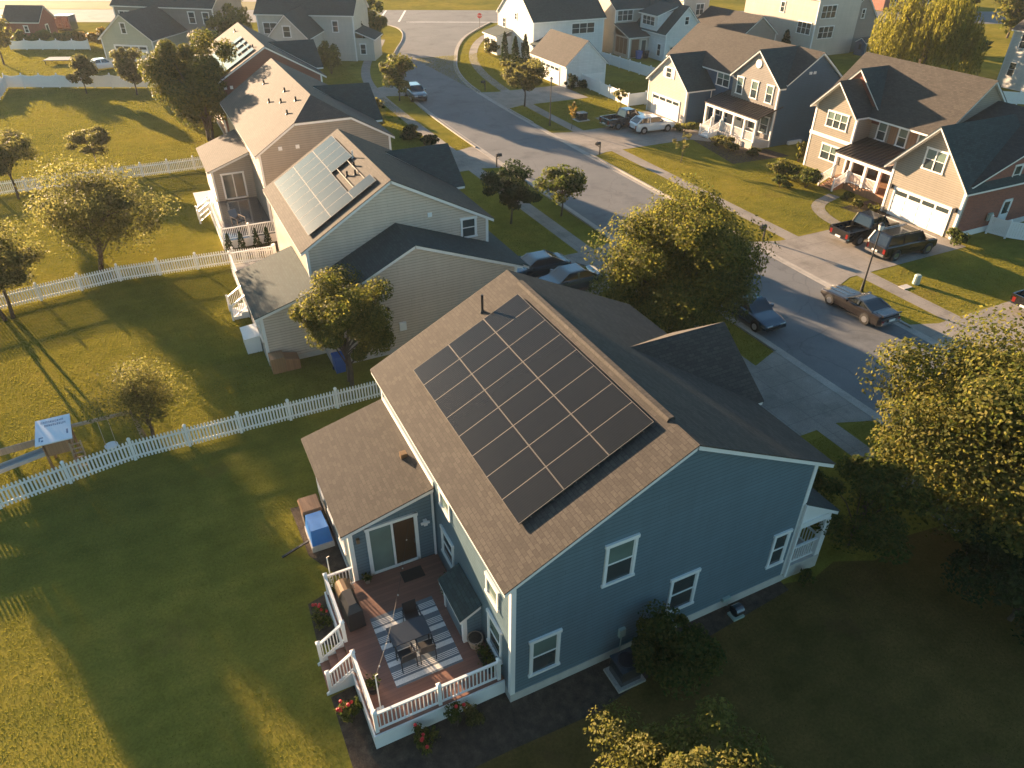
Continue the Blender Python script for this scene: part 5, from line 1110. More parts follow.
# main body
H.block('taupe', 53.2, 61, 26.6, 39.6, 0, 6.45, 6.45, 'y', 57.1, 9.75); H.gable('roof', 53.2, 61, 26.6, 39.6, 6.45, 9.75, None, 'y', None, 0.9, 0.5)
H.block('redsid', 53.1, 54.5, 33.2, 39.7, 5.0, 6.0, 6.0, 'x', 36.45, 9.15); H.plane('roofd', [(52.9, 36.45, 9.2), (57.3, 36.45, 9.2), (53.4, 32.85, 5.72), (52.9, 32.85, 5.72)]); H.plane('roofd', [(52.9, 36.45, 9.2), (57.3, 36.45, 9.2), (53.4, 40.0, 5.72), (52.9, 40.0, 5.72)])  # cross gable slopes take the darker shingle colour for their shade
for y in (28.0, 30.0, 32.2): H.window(FR('-x', 53.2), y, y + 1.05, 3.75, 5.35, upper='reflection_or_curtain')
for y in (29.15, 31.15): 
    m = MB(); m.fbox(FR('-x', 53.2), y, y + 0.75, 3.75, 5.35, 0, 0.05); H.put('shutter', m, 'shutter')
# porch
H.mb('porch_roof', 'seam').slab([(49.3, 26.95, 2.95), (53.18, 26.95, 3.7), (53.18, 33.95, 3.7), (49.3, 33.95, 2.95)], 0.1); H.roof_seams((49.3, 26.95, 2.95), (49.3, 33.95, 2.95), (53.1, 26.95, 3.685), (53.1, 33.95, 3.685), 16)
H.mb('porch_beam', 'trim').box(49.4, 49.65, 27.0, 33.9, 2.55, 2.84); H.mb('porch_floor', 'shutter').box(49.4, 53.1, 27.0, 33.9, 0, 0.65)
for y in (28.9, 30.4, 32.0, 33.75):
    m = MB(); m.box(49.4, 49.64, y - 0.12, y + 0.12, 0.65, 2.55); H.put('porch_post', m, 'trim')
railing(H.put, (49.5, 29.0, 0.65), (49.5, 30.3, 0.65), posts=(False, False)); railing(H.put, (49.5, 30.5, 0.65), (49.5, 31.9, 0.65), posts=(False, False))
m = MB()
for i in range(4): m.box(47.9 + 0.37 * i, 48.28 + 0.37 * i, 32.2, 33.6, 0, 0.15 * (i + 1))
H.put('steps', m, 'shutter')
for y in (32.1, 33.7): railing(H.put, (47.95, y, 0.1), (49.35, y, 0.65))
H.window(FR('-x', 53.2), 28.4, 30.0, 1.1, 2.7, 1, None, 0.1, 'warmglass'); H.door(FR('-x', 53.2), 31.0, 32.1, 0.65, 2.75, 'shutter'); H.window(FR('-x', 53.2), 32.6, 33.6, 1.1, 2.7, 1, None, 0.1, 'warmglass')
# garage wing
H.block('tan', 48.1, 48.5, 20.1, 26.8, 0, 4.35, 4.35, 'x', 23.45, 7.85); H.block('brick', 48.5, 66, 20.1, 26.58, 0, 4.4, 5.2, 'y', 58.5, 8.0)
H.gable('roof', 48.5, 66, 20.1, 26.6, 4.4, 8.0, 5.2, 'y', 58.5, 0.35, None, 0.25, -0.02)
H.gable('roofd', 48.1, 56.2, 20.1, 26.8, 4.35, 7.9, None, 'x', 23.45, 0.45, None, 0.65, 0)  # garage gable shade is put into the darker shingle colour
H.garage_door(FR('-x', 48.1), 20.9, 26.0, 0, 2.2); H.window(FR('-x', 48.1), 22.5, 24.4, 4.4, 6.05, 2, 'reflection_or_curtain')
H.window(FR('-y', 20.1), 52.9, 53.9, 3.6, 5.2); H.door(FR('-y', 20.1), 53.2, 54.3, 0.3, 2.4, 'trim')
H.mb('foundation', 'trim').box(48.6, 59.5, 20.02, 20.08, 0, 0.45)
for (x, y, sx, sy, z1) in ((48.1, 20.1, -1, -1, 4.2), (48.1, 26.8, -1, 1, 4.2), (51.2, 34.0, -1, -1, 5.85), (51.2, 38.9, -1, 1, 5.85)): H.corner(x, y, 0, z1, sx, sy, 0.16)
for y in (20.45, 26.4):
    m = MB(); m.box(47.9, 48.1, y - 0.08, y + 0.08, 2.1, 2.45); H.put('wall_light', m, 'black')
m = MB(); m.box(51.6, 52.1, 19.85, 20.0, 1.0, 1.6); H.put('meter_box', m, 'utilgreen')
H.finish()
t = thing('porch_chair', 'red cushioned chair on the tan house porch by the garage wall', 'chair', (50.6, 28.0, 0.65)); MB().box(-0.3, 0.3, -0.3, 0.3, 0.3, 0.48).build('seat', 'red', t); MB().box(0.22, 0.32, -0.3, 0.3, 0.45, 1.0).build('backrest', 'red', t)
for sx in (-1, 1):
    for sy in (-1, 1): MB().beam((sx * 0.27, sy * 0.27, 0), (sx * 0.27, sy * 0.27, 0.32), 0.05).build('leg', 'shutter', t)
H = House('garden_shed', 'dark garden shed beside pale wing of the tall cream house', 'shed', 102.0, 79.0, 0, True); H.vents = []
H.block('slate', -1.3, 1.3, -2.6, -0.6, 0, 2.1, 2.1, 'x', None, 2.7); H.gable('roofd', -1.3, 1.3, -2.6, -0.6, 2.1, 2.7, None, 'x', None, 0.1, None, 0.1, 0.1); H.door(FR('-x', -1.3), -2.1, -1.2, 0, 1.9, 'slate'); H.finish()

# ------------------------------------------------------------------ cars
CARS = dict(
 sedan=dict(L=4.75, W=1.82, prof=[(0, .45, .62), (.02, .40, .72), (.12, .2, .84), (.28, .2, .93), (.5, .2, .96), (.8, .2, .98), (.94, .22, .97), (1, .36, .88)], wt=(.18, .81), gh=(.27, .43, .70, .88), H=1.45, wr=.33),
 suv=dict(L=4.9, W=1.92, prof=[(0, .5, .78), (.02, .42, .92), (.1, .25, 1.02), (.24, .25, 1.10), (.5, .25, 1.13), (.9, .25, 1.14), (.97, .3, 1.12), (1, .45, 1.0)], wt=(.19, .80), gh=(.25, .41, .84, .97), H=1.66, wr=.37),
 bigsuv=dict(L=5.3, W=2.02, prof=[(0, .5, .9), (.02, .42, 1.05), (.08, .28, 1.13), (.24, .28, 1.18), (.5, .28, 1.2), (.92, .28, 1.2), (.98, .3, 1.18), (1, .45, 1.05)], wt=(.18, .79), gh=(.24, .35, .93, .99), H=1.9, wr=.4),
 pickup=dict(L=5.8, W=2.0, prof=[(0, .5, .92), (.02, .42, 1.06), (.08, .3, 1.14), (.24, .3, 1.18), (.45, .3, 1.2), (.6, .3, 1.2), (.605, .3, .75), (.97, .3, .75), (1, .45, .75)], wt=(.17, .78), gh=(.25, .36, .57, .61), H=1.9, wr=.41),
 coupe=dict(L=4.95, W=1.86, prof=[(0, .42, .62), (.015, .36, .72), (.1, .2, .80), (.36, .2, .90), (.6, .2, .92), (.75, .2, .95), (.95, .24, .93), (1, .36, .80)], wt=(.19, .77), gh=(.38, .51, .66, .83), H=1.24, wr=.34))
def car(kind, label, x, y, heading, paint, name=None, cat='car', group=None, glassy='carglass', roofmat=None, rails=False):
    d = CARS[kind]; Ln, Wd, Ht = d['L'], d['W'], d['H']; hw = Wd / 2
    root = thing(name or {'pickup': 'pickup_truck', 'suv': 'suv', 'bigsuv': 'suv'}.get(kind, 'parked_car'), label, cat, (x, y, 0.014), heading, group)
    X = lambda f: Ln / 2 - f * Ln
    b = MB(); rings = []
    for f, zb, zt in d['prof']:
        k = hw * (0.86 if f in (0, 1) else 0.95 if f < 0.03 or f > 0.96 else 1.0)
        ring = [(X(f), -k * .9, zb), (X(f), -k, zb + .12), (X(f), -k, zt * .72), (X(f), -k * .95, zt - .05), (X(f), -k * .82, zt), (X(f), k * .82, zt), (X(f), k * .95, zt - .05), (X(f), k, zt * .72), (X(f), k, zb + .12), (X(f), k * .9, zb)]
        rings.append(len(b.v)); b.v += ring
    for r0, r1 in zip(rings[:-1], rings[1:]):
        for i in range(10): j = (i + 1) % 10; b.f.append((r0 + i, r0 + j, r1 + j, r1 + i))
    b.f.append(tuple(range(rings[0], rings[0] + 10))); b.f.append(tuple(range(rings[-1], rings[-1] + 10)))
    body = b.build('body', paint, root)
    mod = body.modifiers.new('bevel', 'BEVEL'); mod.width = 0.035; mod.segments = 2; mod.limit_method = 'ANGLE'; mod.angle_limit = R(25)
    g0, g1, g2, g3 = [X(f) for f in d['gh']]; zb = max(p[2] for p in d['prof']) - .03; bw = hw * .9; rw = hw * .72
    lo = [(g0, -bw * .94, zb - .05), (g0, bw * .94, zb - .05), (g3, bw * .95, zb), (g3, -bw * .95, zb)]; up = [(g1, -rw, Ht - .04), (g1, rw, Ht - .04), (g2, rw, Ht - .04), (g2, -rw, Ht - .04)]
    MB().hexa(lo, up).build('windows', glassy, root)
    r = MB(); r.hexa([(g1 + .08, -rw - .02, Ht - .07), (g1 + .08, rw + .02, Ht - .07), (g2 - .06, rw + .02, Ht - .07), (g2 - .06, -rw - .02, Ht - .07)], [(g1 - .12, -rw + .1, Ht), (g1 - .12, rw - .1, Ht), (g2 + .12, rw - .1, Ht), (g2 + .12, -rw + .1, Ht)])
    ro = r.build('roof', roofmat or paint, root)
    for sy in (-1, 1):
        i = 0 if sy < 0 else 1; k = 3 if sy < 0 else 2; xm = g1 * .45 + g2 * .55
        for a_, b_, w_, h_ in ((Vector(lo[i]) * 1.002, Vector(up[i]), .09, .07), (lo[k], up[k], .13, .08), ((xm, sy * (bw * .97), zb), (xm, sy * (rw + .02), Ht - .05), .1, .05)):
            MB().beam(a_, b_, w_, h_).build('pillar', roofmat or paint, root)
    if rails:
        for sy in (-1, 1): MB().beam((g1 - .2, sy * (rw - .06), Ht + .05), (g2 + .2, sy * (rw - .06), Ht + .05), .05).build('roof_rail', 'chrome', ro)
    for f in d['wt']:
        for sy in (-1, 1):
            cx = X(f); wr = d['wr']
            a = MB(); a.cyl((cx, sy * (hw - .3), wr + .02), (cx, sy * (hw + .006), wr + .02), wr * 1.17, n=20); a.build('wheel_arch', 'black', root)
            w = MB(); w.cyl((cx, sy * (hw - .22), wr), (cx, sy * (hw + .03), wr), wr, n=20); wo = w.build('wheel', 'tyre', root)
            w = MB(); w.cyl((cx, sy * (hw - .1), wr), (cx, sy * (hw + .04), wr), wr * .64, wr * .6, 16); w.build('rim', 'rim' if kind != 'bigsuv' else 'chrome', wo)
    z1 = d['prof'][1][2]; zr = d['prof'][-1][2] if kind != 'pickup' else 1.1
    for sy in (-1, 1):
        MB().box(Ln / 2 - .12, Ln / 2 - .0, sy * hw * .55 - .2, sy * hw * .55 + .2, z1 - .22, z1 - .06).build('headlight', 'headlight', root)
        MB().box(-Ln / 2 - .012, -Ln / 2 + .1, sy * hw * .76 - .1, sy * hw * .76 + .1, zr - .42 if kind != 'coupe' else .58, zr - .08 if kind != 'coupe' else .70).build('taillight', 'taillight', root)
        mx = g0 - .35; MB().box(mx - .08, mx + .1, sy * (hw + .02) - (.0 if sy > 0 else .17), sy * (hw + .02) + (.17 if sy > 0 else .0), zb - .02, zb + .14).build('wing_mirror', paint, root)
    MB().box(Ln / 2 - .06, Ln / 2 + .05, -hw * .82, hw * .82, .38, .56).build('bumper', 'chrome' if kind in ('coupe', 'pickup') else 'black', root)
    MB().box(-Ln / 2 - .07, -Ln / 2 + .05, -hw * .84, hw * .84, .40, .58).build('bumper', 'chrome' if kind in ('coupe', 'pickup', 'bigsuv') else 'black', root)
    MB().box(-Ln / 2 - .085, -Ln / 2 - .02, -.24, .24, .60, .73).build('number_plate', 'plate', root)
    m = MB()
    if kind == 'pickup':
        x0 = X(.61); x1 = -Ln / 2
        m.box(x1, x0, -hw + .01, -hw + .1, .75, 1.2); m.box(x1, x0, hw - .1, hw - .01, .75, 1.2); m.box(x1 - .01, x1 + .07, -hw + .1, hw - .1, .72, 1.2); m.build('cargo_bed', paint, root)
    return root
PI = math.pi
car('pickup', 'dark grey pickup truck parked beside the white suv on the blue grey house drive', 42.8, 58.0, 0.05, 'cargrey', cat='pickup truck')
car('suv', 'white suv with black windows on the drive of the blue grey house', 44.4, 55.1, -0.08, 'carwhite', cat='suv')
car('pickup', 'black pickup truck with open bed on the drive of the tan house', 42.2, 23.3, 0.0, 'carblack', cat='pickup truck')
car('bigsuv', 'long black suv with roof rails beside the street lamp, on the tan house drive', 42.4, 20.1, -0.04, 'carblack', cat='suv', rails=True)
car('coupe', 'vintage bronze muscle car with dark roof parked at the kerb below the lamp', 32.2, 14.75, PI / 2, 'carbrown', roofmat='cargrey')
car('sedan', 'dark blue sedan parked at the kerb beneath the big golden tree', 25.3, 17.2, -PI / 2, 'carblue')
car('pickup', 'black pickup truck cut off by the right edge of the photo', 44.2, 9.8, 0.0, 'carblack', cat='pickup truck')
car('suv', 'light silver blue suv at the kerb under the small tree near the street bend', 25.6, 80.0, -PI / 2 - 0.08, 'carteal', cat='suv')
car('sedan', 'silver blue car farther from the blue house roof, of the two side by side', 15.9, 28.5, PI, 'carteal', group='cars on the beige house drive')
car('sedan', 'silver blue car nearest the blue house roof, of the two side by side', 16.9, 25.7, PI, 'carteal', group='cars on the beige house drive')
car('sedan', 'small white car half hidden behind an olive tree by the sage garage', -9.5, 115.2, 0.2, 'carwhite')
# hood stripes of the muscle car and its rear window
for o in [o for o in bpy.data.objects if o.get('label', '').startswith('vintage bronze')]:
    for y in (-0.36, 0.12):
        MB().hexa([(2.2, y, .79), (2.2, y + .24, .79), (0.75, y + .24, .895), (0.75, y, .895)], [(2.2, y, .806), (2.2, y + .24, .806), (0.75, y + .24, .912), (0.75, y, .912)]).build('hood_stripe', 'cargrey', o)
    MB().box(-2.42, -1.75, -0.62, 0.62, 0.925, 0.96).build('boot_lid', 'cargrey', o)
    MB().hexa([(-2.45, -.8, .93), (-2.3, -.8, .93), (-2.3, .8, .93), (-2.45, .8, .93)], [(-2.5, -.8, 1.04), (-2.4, -.8, 1.05), (-2.4, .8, 1.05), (-2.5, .8, 1.04)]).build('spoiler', 'carbrown', o)

# ------------------------------------------------------------------ street furniture
def lamp(label, x, y, h):
    t = thing('street_lamp', label, 'street lamp', (x, y, 0), 0, 'black street lamps along the far kerb')
    m = MB(); m.cyl((0, 0, 0), (0, 0, 0.9), 0.11, 0.075, 12); m.cyl((0, 0, 0.9), (0, 0, h - 0.55), 0.06, 0.045, 10); m.build('pole', 'black', t)
    m = MB(); m.cyl((0, 0, h - 0.55), (0, 0, h - 0.48), 0.1, 0.12, 10); m.cyl((0, 0, h - 0.12), (0, 0, h + 0.02), 0.2, 0.05, 10); m.build('lantern_cap', 'black', t)
    MB().cyl((0, 0, h - 0.48), (0, 0, h - 0.12), 0.12, 0.19, 10).build('lamp_globe', 'lamp', t)
lamp('black street lamp standing behind the bronze muscle car', 34.75, 16.7, 4.9)
lamp('black street lamp beside the orange sapling in front of the white garage', 35.1, 61.7, 5.2)
def mailbox(label, x, y, side):
    t = thing('mailbox', label, 'mailbox', (x, y, 0), 0, 'black mailboxes along the kerb')
    m = MB(); m.beam((0, 0, 0), (0, 0, 1.15), 0.11); m.beam((0, 0, 0.7), (side * 0.35, 0, 1.0), 0.06); m.build('post', 'black', t)
    m = MB(); m.box(-0.28, 0.28, -0.12, 0.12, 1.0, 1.16); m.cyl((-0.28, 0, 1.16), (0.28, 0, 1.16), 0.12, n=12); q = m.build('box', 'black', t); q.location = (side * 0.25, 0, 0)
    MB().box(-0.02, 0.02, 0.13, 0.15, 1.1, 1.34).build('flag', 'darkmetal', q)
mailbox('black mailbox at the corner of the pickup and white suv drive', 34.6, 50.2, -1)
mailbox('black mailbox above the dark round street tree on the near kerb', 23.4, 51.0, 1)
mailbox('black mailbox on the verge by the white house at the street bend', 35.4, 80.2, -1)
mailbox('black mailbox on the verge right of the big golden tree', 34.7, 26.3, -1)
t = thing('stop_sign', 'red stop sign on a pole at the junction', 'stop sign', (54.0, 123.6, 0), R(-20))
MB().cyl((0, 0, 0), (0, 0, 2.9), 0.045, n=8).build('pole', 'darkmetal', t)
oc = [(0.46 * math.cos(PI / 8 + k * PI / 4), 0.46 * math.sin(PI / 8 + k * PI / 4)) for k in range(8)]
sp_ = MB().hexa([(a, -0.06, 2.55 + b) for a, b in oc], [(a, -0.09, 2.55 + b) for a, b in oc]).build('sign_plate', 'red', t)
cu = bpy.data.curves.new('lettering', 'FONT'); cu.body = 'STOP'; cu.size = 0.32; cu.align_x = 'CENTER'; cu.align_y = 'CENTER'; cu.extrude = 0.004
tmp = bpy.data.objects.new('tmp', cu); COL.objects.link(tmp); dg = bpy.context.evaluated_depsgraph_get(); me = bpy.data.meshes.new_from_object(tmp.evaluated_get(dg)); bpy.data.objects.remove(tmp)
me.materials.clear(); me.materials.append(M['signwhite']); o = bpy.data.objects.new('lettering', me); COL.objects.link(o); o.parent = sp_; o.rotation_euler = (PI / 2, 0, 0); o.location = (0, -0.096, 2.55)
t = thing('utility_cabinet', 'pale green utility cabinet on the grass beside a small concrete pad', 'utility cabinet', (39.1, 15.9, 0)); m = MB(); m.cyl((0, 0, 0), (0, 0, 0.6), 0.24, 0.22, 12); m.build('body', 'utilgreen', t); MB().cyl((0, 0, 0.6), (0, 0, 0.7), 0.25, 0.16, 12).build('lid', 'utilgreen', t)
MB().box(-1.5, -0.7, -0.3, 0.2, 0, 0.05).build('pad', 'conc', t)
t = thing('utility_cabinet', 'dark utility cabinet on the shaded lawn in front of the white garage', 'utility cabinet', (39.6, 62.3, 0)); MB().box(-0.55, 0.55, -0.45, 0.45, 0, 0.75).build('body', 'cargrey', t); MB().box(-0.6, 0.6, -0.5, 0.5, 0.75, 0.85).build('lid', 'cargrey', t); MB().box(-0.8, 0.8, -0.7, 0.7, 0, 0.06).build('pad', 'conc', t)

# ------------------------------------------------------------------ trees
tree('rounded golden green tree at the near corner of the beige house', 0.4, 20.9, 6.7, 2.95, 1.1, 44000, 0.07, 'leaf_gold', trunks=2, seed=11, nclump=46, cr=0.3)
tree('thin pale olive tree on the lawn between play tower and golden tree', -9.7, 20.3, 5.0, 2.5, 0.7, 11000, 0.05, 'leaf_olive', seed=12, nclump=40, cr=0.45, shell=0.3)
tree('tall olive tree at the left edge beside the picket fence', -16.9, 37.0, 6.9, 3.6, 1.6, 19000, 0.085, 'leaf_olive', trunks=2, seed=13, nclump=50, cr=0.4, dx=-0.3, shell=0.35)
tree('young tree at the left edge in front of the upper fence', -17.6, 60.6, 6.3, 2.7, 1.8, 8000, 0.1, 'leaf_olive', seed=42, nclump=26, cr=0.38)
tree('olive tree just beyond the left edge of the photo', -20.0, 33.6, 7.6, 2.6, 1.6, 11000, 0.1, 'leaf_olive', seed=43, nclump=40, cr=0.4, shell=0.35)
tree('wide pale olive tree on the lawn above the middle picket fence', -11.6, 42.4, 8.0, 5.2, 0.9, 26000, 0.085, 'leaf_olive', trunks=2, seed=14, nclump=56, cr=0.36, shell=0.35, dx=0.9)
tree('small olive tree alone in the middle of the upper lawn', -11.4, 67.8, 3.9, 2.3, 1.0, 6000, 0.11, 'leaf_olive', seed=15, nclump=20, cr=0.36)
tree('left one of two olive trees by the scalloped fence', -12.0, 99.8, 4.7, 2.2, 1.0, 6000, 0.15, 'leaf_olive', seed=16, nclump=18)
tree('right one of two olive trees by the scalloped fence, in front of sage garage', -6.2, 96.4, 5.8, 2.6, 1.3, 8000, 0.15, 'leaf_olive', seed=17, nclump=20)
tree('large golden oak like tree behind the taupe house', -0.4, 71.4, 11.2, 4.4, 0.5, 60000, 0.13, 'leaf_gold', trunks=2, seed=18, nclump=52, cr=0.3)
tree('young tree at the left edge of the far lawn', -22.8, 124.5, 7.5, 3.0, 2.0, 2200, 0.24, 'leaf_olive', seed=19)
ST = 'street trees along the verge'
tree('dark green round street tree above the driveway cars', 18.4, 37.6, 5.0, 2.55, 1.3, 8000, 0.12, 'leaf_dark', seed=20, nclump=34, cr=0.3, group=ST)
tree('dark green street tree right of the dark round one, nearer the road', 22.9, 37.3, 4.5, 2.1, 1.5, 5200, 0.12, 'leaf_green', seed=21, group=ST)
tree('street tree with golden tip beside the silver blue suv', 23.3, 79.6, 5.6, 2.4, 1.0, 4200, 0.17, 'leaf_gold', seed=22, group=ST)
tree('upright dark street tree by the junction', 31.4, 116.5, 7.6, 2.9, 1.3, 4200, 0.25, 'leaf_green', seed=23, group=ST)
tree('airy pale golden street tree in front of the white house', 36.4, 70.6, 6.4, 2.9, 1.8, 9000, 0.12, 'leaf_olive', seed=24, group=ST, nclump=26, cr=0.34)
tree('tiny orange sapling beside the far street lamp', 36.6, 59.4, 3.2, 0.6, 0.8, 320, 0.11, 'leaf_orange', seed=25, nclump=8, trunk_r=0.03)
tree('thin bare looking sapling on the sunlit lawn before the blue grey house', 40.5, 44.5, 3.2, 1.1, 1.0, 330, 0.1, 'leaf_olive', seed=26, nclump=10, trunk_r=0.035)
tree('small pink white tree in front of the vinyl fence by the pickup', 46.2, 64.2, 3.0, 1.1, 0.9, 500, 0.14, 'leaf_olive', seed=27, nclump=10, trunk_r=0.04)
tree('large golden tree between the blue house and the street', 19.4, 17.2, 9.4, 5.0, 0.5, 95000, 0.085, 'leaf_gold', seed=28, nclump=100, cr=0.34, trunks=2, shell=0.5)
tree('tall golden tree at the right edge beside the blue gable', 21.8, -1.3, 8.6, 6.4, 0.6, 150000, 0.085, 'leaf_gold', seed=29, nclump=130, cr=0.33, trunks=2, shell=0.5)
tree('dark leafy tree under the tall golden tree, by the porch corner', 15.9, 0.2, 5.0, 2.6, 0.3, 16000, 0.08, 'leaf_green', seed=30, nclump=34, cr=0.32)
tree('low dark tree in deep shade at the right edge of the lawn', 18.4, -5.2, 4.8, 3.2, 0.4, 16000, 0.08, 'leaf_dark', seed=31, nclump=34, cr=0.32)
tree('bright topped tree at the bottom edge of the photo', 1.7, -6.7, 6.2, 3.2, 1.0, 38000, 0.055, 'leaf_yellow', seed=32, nclump=50, cr=0.28)
tree('small lit tree top left of the bright tree at the bottom edge', -1.6, -5.4, 5.0, 0.8, 1.5, 1500, 0.065, 'leaf_yellow', seed=33, nclump=12)
tree('yellow orange tree behind the grey gabled house roof', 9.5, 119, 7.5, 3.6, 1.0, 3000, 0.28, 'leaf_yellow', seed=34)
tree('dark tree left of the yellow one, behind the white gleaming panels', 4.5, 105, 6.2, 3.4, 0.6, 3600, 0.24, 'leaf_dark', seed=35)
tree('yellow green tree right of the willow at the far road', 131, 84, 11, 4.5, 1.5, 3000, 0.4, 'leaf_gold', seed=36)
tree('second green tree right of the willow, at the top edge', 139, 78, 12, 4.5, 1.5, 3000, 0.4, 'leaf_gold', seed=37)
# willow: hanging curtains of leaves
rng = np.random.default_rng(40); root = thing('willow_tree', 'golden weeping willow behind the tan house', 'tree', (93, 60, 0)); P_ = []
for k in range(460):
    a = rng.uniform(0, 2 * PI); q = rng.uniform(0.15, 1) ** 0.6; R0 = 7.6; x = R0 * q * math.cos(a) * (0.85 + 0.15 * math.sin(3 * a)); y = R0 * q * math.sin(a); zt = 11.8 * math.sqrt(max(0.05, 1 - 0.72 * q * q)) * rng.uniform(0.86, 1.04) * (1 + 0.16 * math.sin(3.3 * a + 1)); ln = rng.uniform(0.35, 0.85) * zt
    nn = int(ln * 11); zz = zt - np.linspace(0, ln, nn); P_.append(np.stack([x + rng.normal(size=nn) * 0.09 + (zt - zz) * 0.05 * math.cos(a), y + rng.normal(size=nn) * 0.09 + (zt - zz) * 0.05 * math.sin(a), zz], 1))
P_ = np.concatenate(P_); P_ = P_[P_[:, 2] > 0.2]
o = bpy.data.objects.new('crown', leaves_mesh('crown', P_, 0.26, rng, 'leaf_willow', up=0.0, asp=0.22, hang=True)); COL.objects.link(o); o.parent = root
m = MB(); m.cyl((0, 0, -0.1), (0.2, 0, 4.5), 0.6, 0.42, 10)
for k in range(7): a = k * 0.9; m.cyl((0.2, 0, 4.3), (4.2 * math.cos(a), 4.2 * math.sin(a), 8.6), 0.25, 0.06, 6)
m.build('trunk', 'trunk', root)
# shrubs
FS = 'shrubs in front of the houses across the street'
bush('row of olive shrubs beneath the porch railing of the blue grey house, left clump', 47.6, 47.6, 1.0, 1.3, 1500, 0.12, 'leaf_olive', seed=50, group=FS)
bush('olive shrub below the porch of the blue grey house, right of the steps', 47.4, 45.4, 1.2, 1.5, 1900, 0.12, 'leaf_olive', seed=51, group=FS)
bush('small olive shrub at the right end of the blue grey house porch', 48.6, 43.2, 0.8, 0.9, 700, 0.11, 'leaf_olive', seed=52, group=FS)
bush('yellow flowering shrub between the garage and porch steps of the blue grey house', 47.6, 53.4, 1.5, 1.1, 2000, 0.12, 'leaf_gold', seed=53, group=FS, sy=1.1)
bush('large golden hedge clump left of the tan house steps', 46.6, 36.4, 1.9, 1.9, 3600, 0.12, 'leaf_gold', seed=54, group=FS)
bush('green hedge clump right of the golden one, nearest the tan house steps', 46.6, 33.9, 1.5, 1.6, 2600, 0.12, 'leaf_green', seed=55, group=FS)
bush('low dark green hedge clump in front of the golden hedge', 44.6, 35.0, 1.0, 1.0, 1500, 0.12, 'leaf_green', seed=56, group=FS)
bush('small round golden shrub before the tan house porch, left one', 46.9, 28.2, 0.55, 0.8, 800, 0.09, 'leaf_yellow', seed=57, group=FS)
bush('small round golden shrub before the tan house porch, nearest the garage', 47.4, 27.0, 0.6, 0.85, 800, 0.09, 'leaf_yellow', seed=58, group=FS)
bush('green shrub between porch steps and small round golden shrubs', 47.6, 30.0, 0.6, 0.7, 700, 0.09, 'leaf_green', seed=61, group=FS)
bush('round olive shrub at the brick corner of the tan house garage', 47.6, 19.3, 0.95, 1.35, 1900, 0.1, 'leaf_green', seed=59, group=FS)
bush('tall golden shrub at the side of the tan house, half hidden by its corner', 51.4, 39.8, 0.6, 2.3, 600, 0.12, 'leaf_gold', 'shrub', 'shrub', 60)
for i, (x, y, h) in enumerate(((45.7, 95.6, 4.2), (47.2, 95.0, 3.6), (48.2, 93.6, 4.0))):
    bush('slim dark evergreen against the lit white wall, %s' % ('leftmost and tallest', 'middle one of three', 'rightmost of three')[i], x, y, 0.7, h, 700, 0.17, 'leaf_dark', 'evergreen', 'evergreen', 62 + i, 'evergreens by the white house', cone=True)
bush('olive bush at the far corner of the white house by the stop sign', 46.2, 102.0, 1.6, 2.6, 1500, 0.2, 'leaf_olive', seed=66)
bush('low flower bush at the foot of the slim evergreens', 44.8, 93.4, 1.2, 0.8, 800, 0.16, 'leaf_olive', seed=67)
bush('dark round bush at the corner of the white garage', 46.0, 75.7, 1.0, 2.1, 1600, 0.13, 'leaf_dark', seed=68); bush('low dark bush between the round bush and vinyl fence', 48.0, 76.0, 1.0, 1.0, 900, 0.13, 'leaf_dark', seed=69)
bush('tall dark conifer beside the grey gabled house', 26.6, 110.5, 1.9, 8.2, 2800, 0.28, 'leaf_dark', 'conifer', 'conifer', 70, cone=True); bush('second dark conifer behind the tall conifer, nearer the road', 28.4, 113.8, 1.6, 6.6, 2000, 0.28, 'leaf_dark', 'conifer', 'conifer', 71, cone=True)
bush('golden shrubbery below the grey gabled house', 19.6, 98.6, 2.2, 4.6, 3200, 0.2, 'leaf_yellow', seed=72, nclump=22)
bush('yellow shrub row behind the taupe house roof, left part', 17.2, 70.2, 1.4, 1.6, 1100, 0.16, 'leaf_yellow', seed=73); bush('yellow shrub row behind the taupe house roof, right part', 18.4, 75.6, 1.7, 2.0, 1500, 0.17, 'leaf_olive', seed=74)
bush('dark round clipped shrub on the lawn by the pavement', 19.0, 63.4, 1.3, 1.5, 1900, 0.13, 'leaf_dark', seed=75); bush('dark clipped shrub right of the round one', 20.0, 60.4, 1.1, 1.3, 1400, 0.13, 'leaf_dark', seed=76)
for i, (x, y) in enumerate(((-20.5, 139.6), (-17.6, 138.3), (-14.8, 137.1), (-12.2, 136.4))):
    bush('dark hedge clump by the brick shed, %s' % ('leftmost', 'second from left', 'third from left', 'rightmost')[i], x, y, 2.0, 2.4, 1500, 0.24, 'leaf_green' if i < 3 else 'leaf_orange', 'hedge', 'hedge', 77 + i, 'hedge clumps behind the scalloped fence')
bush('orange brown bush left of the sage garage', -8.6, 131.5, 2.4, 3.6, 1800, 0.26, 'leaf_orange', seed=82)
bush('dark bushes beside the garden shed', 104.8, 77.4, 1.6, 1.5, 900, 0.22, 'leaf_dark', seed=83); bush('slim dark evergreen before the tall cream house', 90.6, 83.6, 0.9, 3.4, 500, 0.25, 'leaf_dark', 'evergreen', 'evergreen', 84, cone=True)
bush('dark hedge behind the terrace of the white corner house', 118, 70, 3.6, 2.4, 1500, 0.35, 'leaf_dark', 'hedge', 'hedge', 85)
bush('small dark shrub in the shaded lower right lawn', 19.6, -2.6, 1.4, 1.8, 1500, 0.1, 'leaf_dark', seed=86)

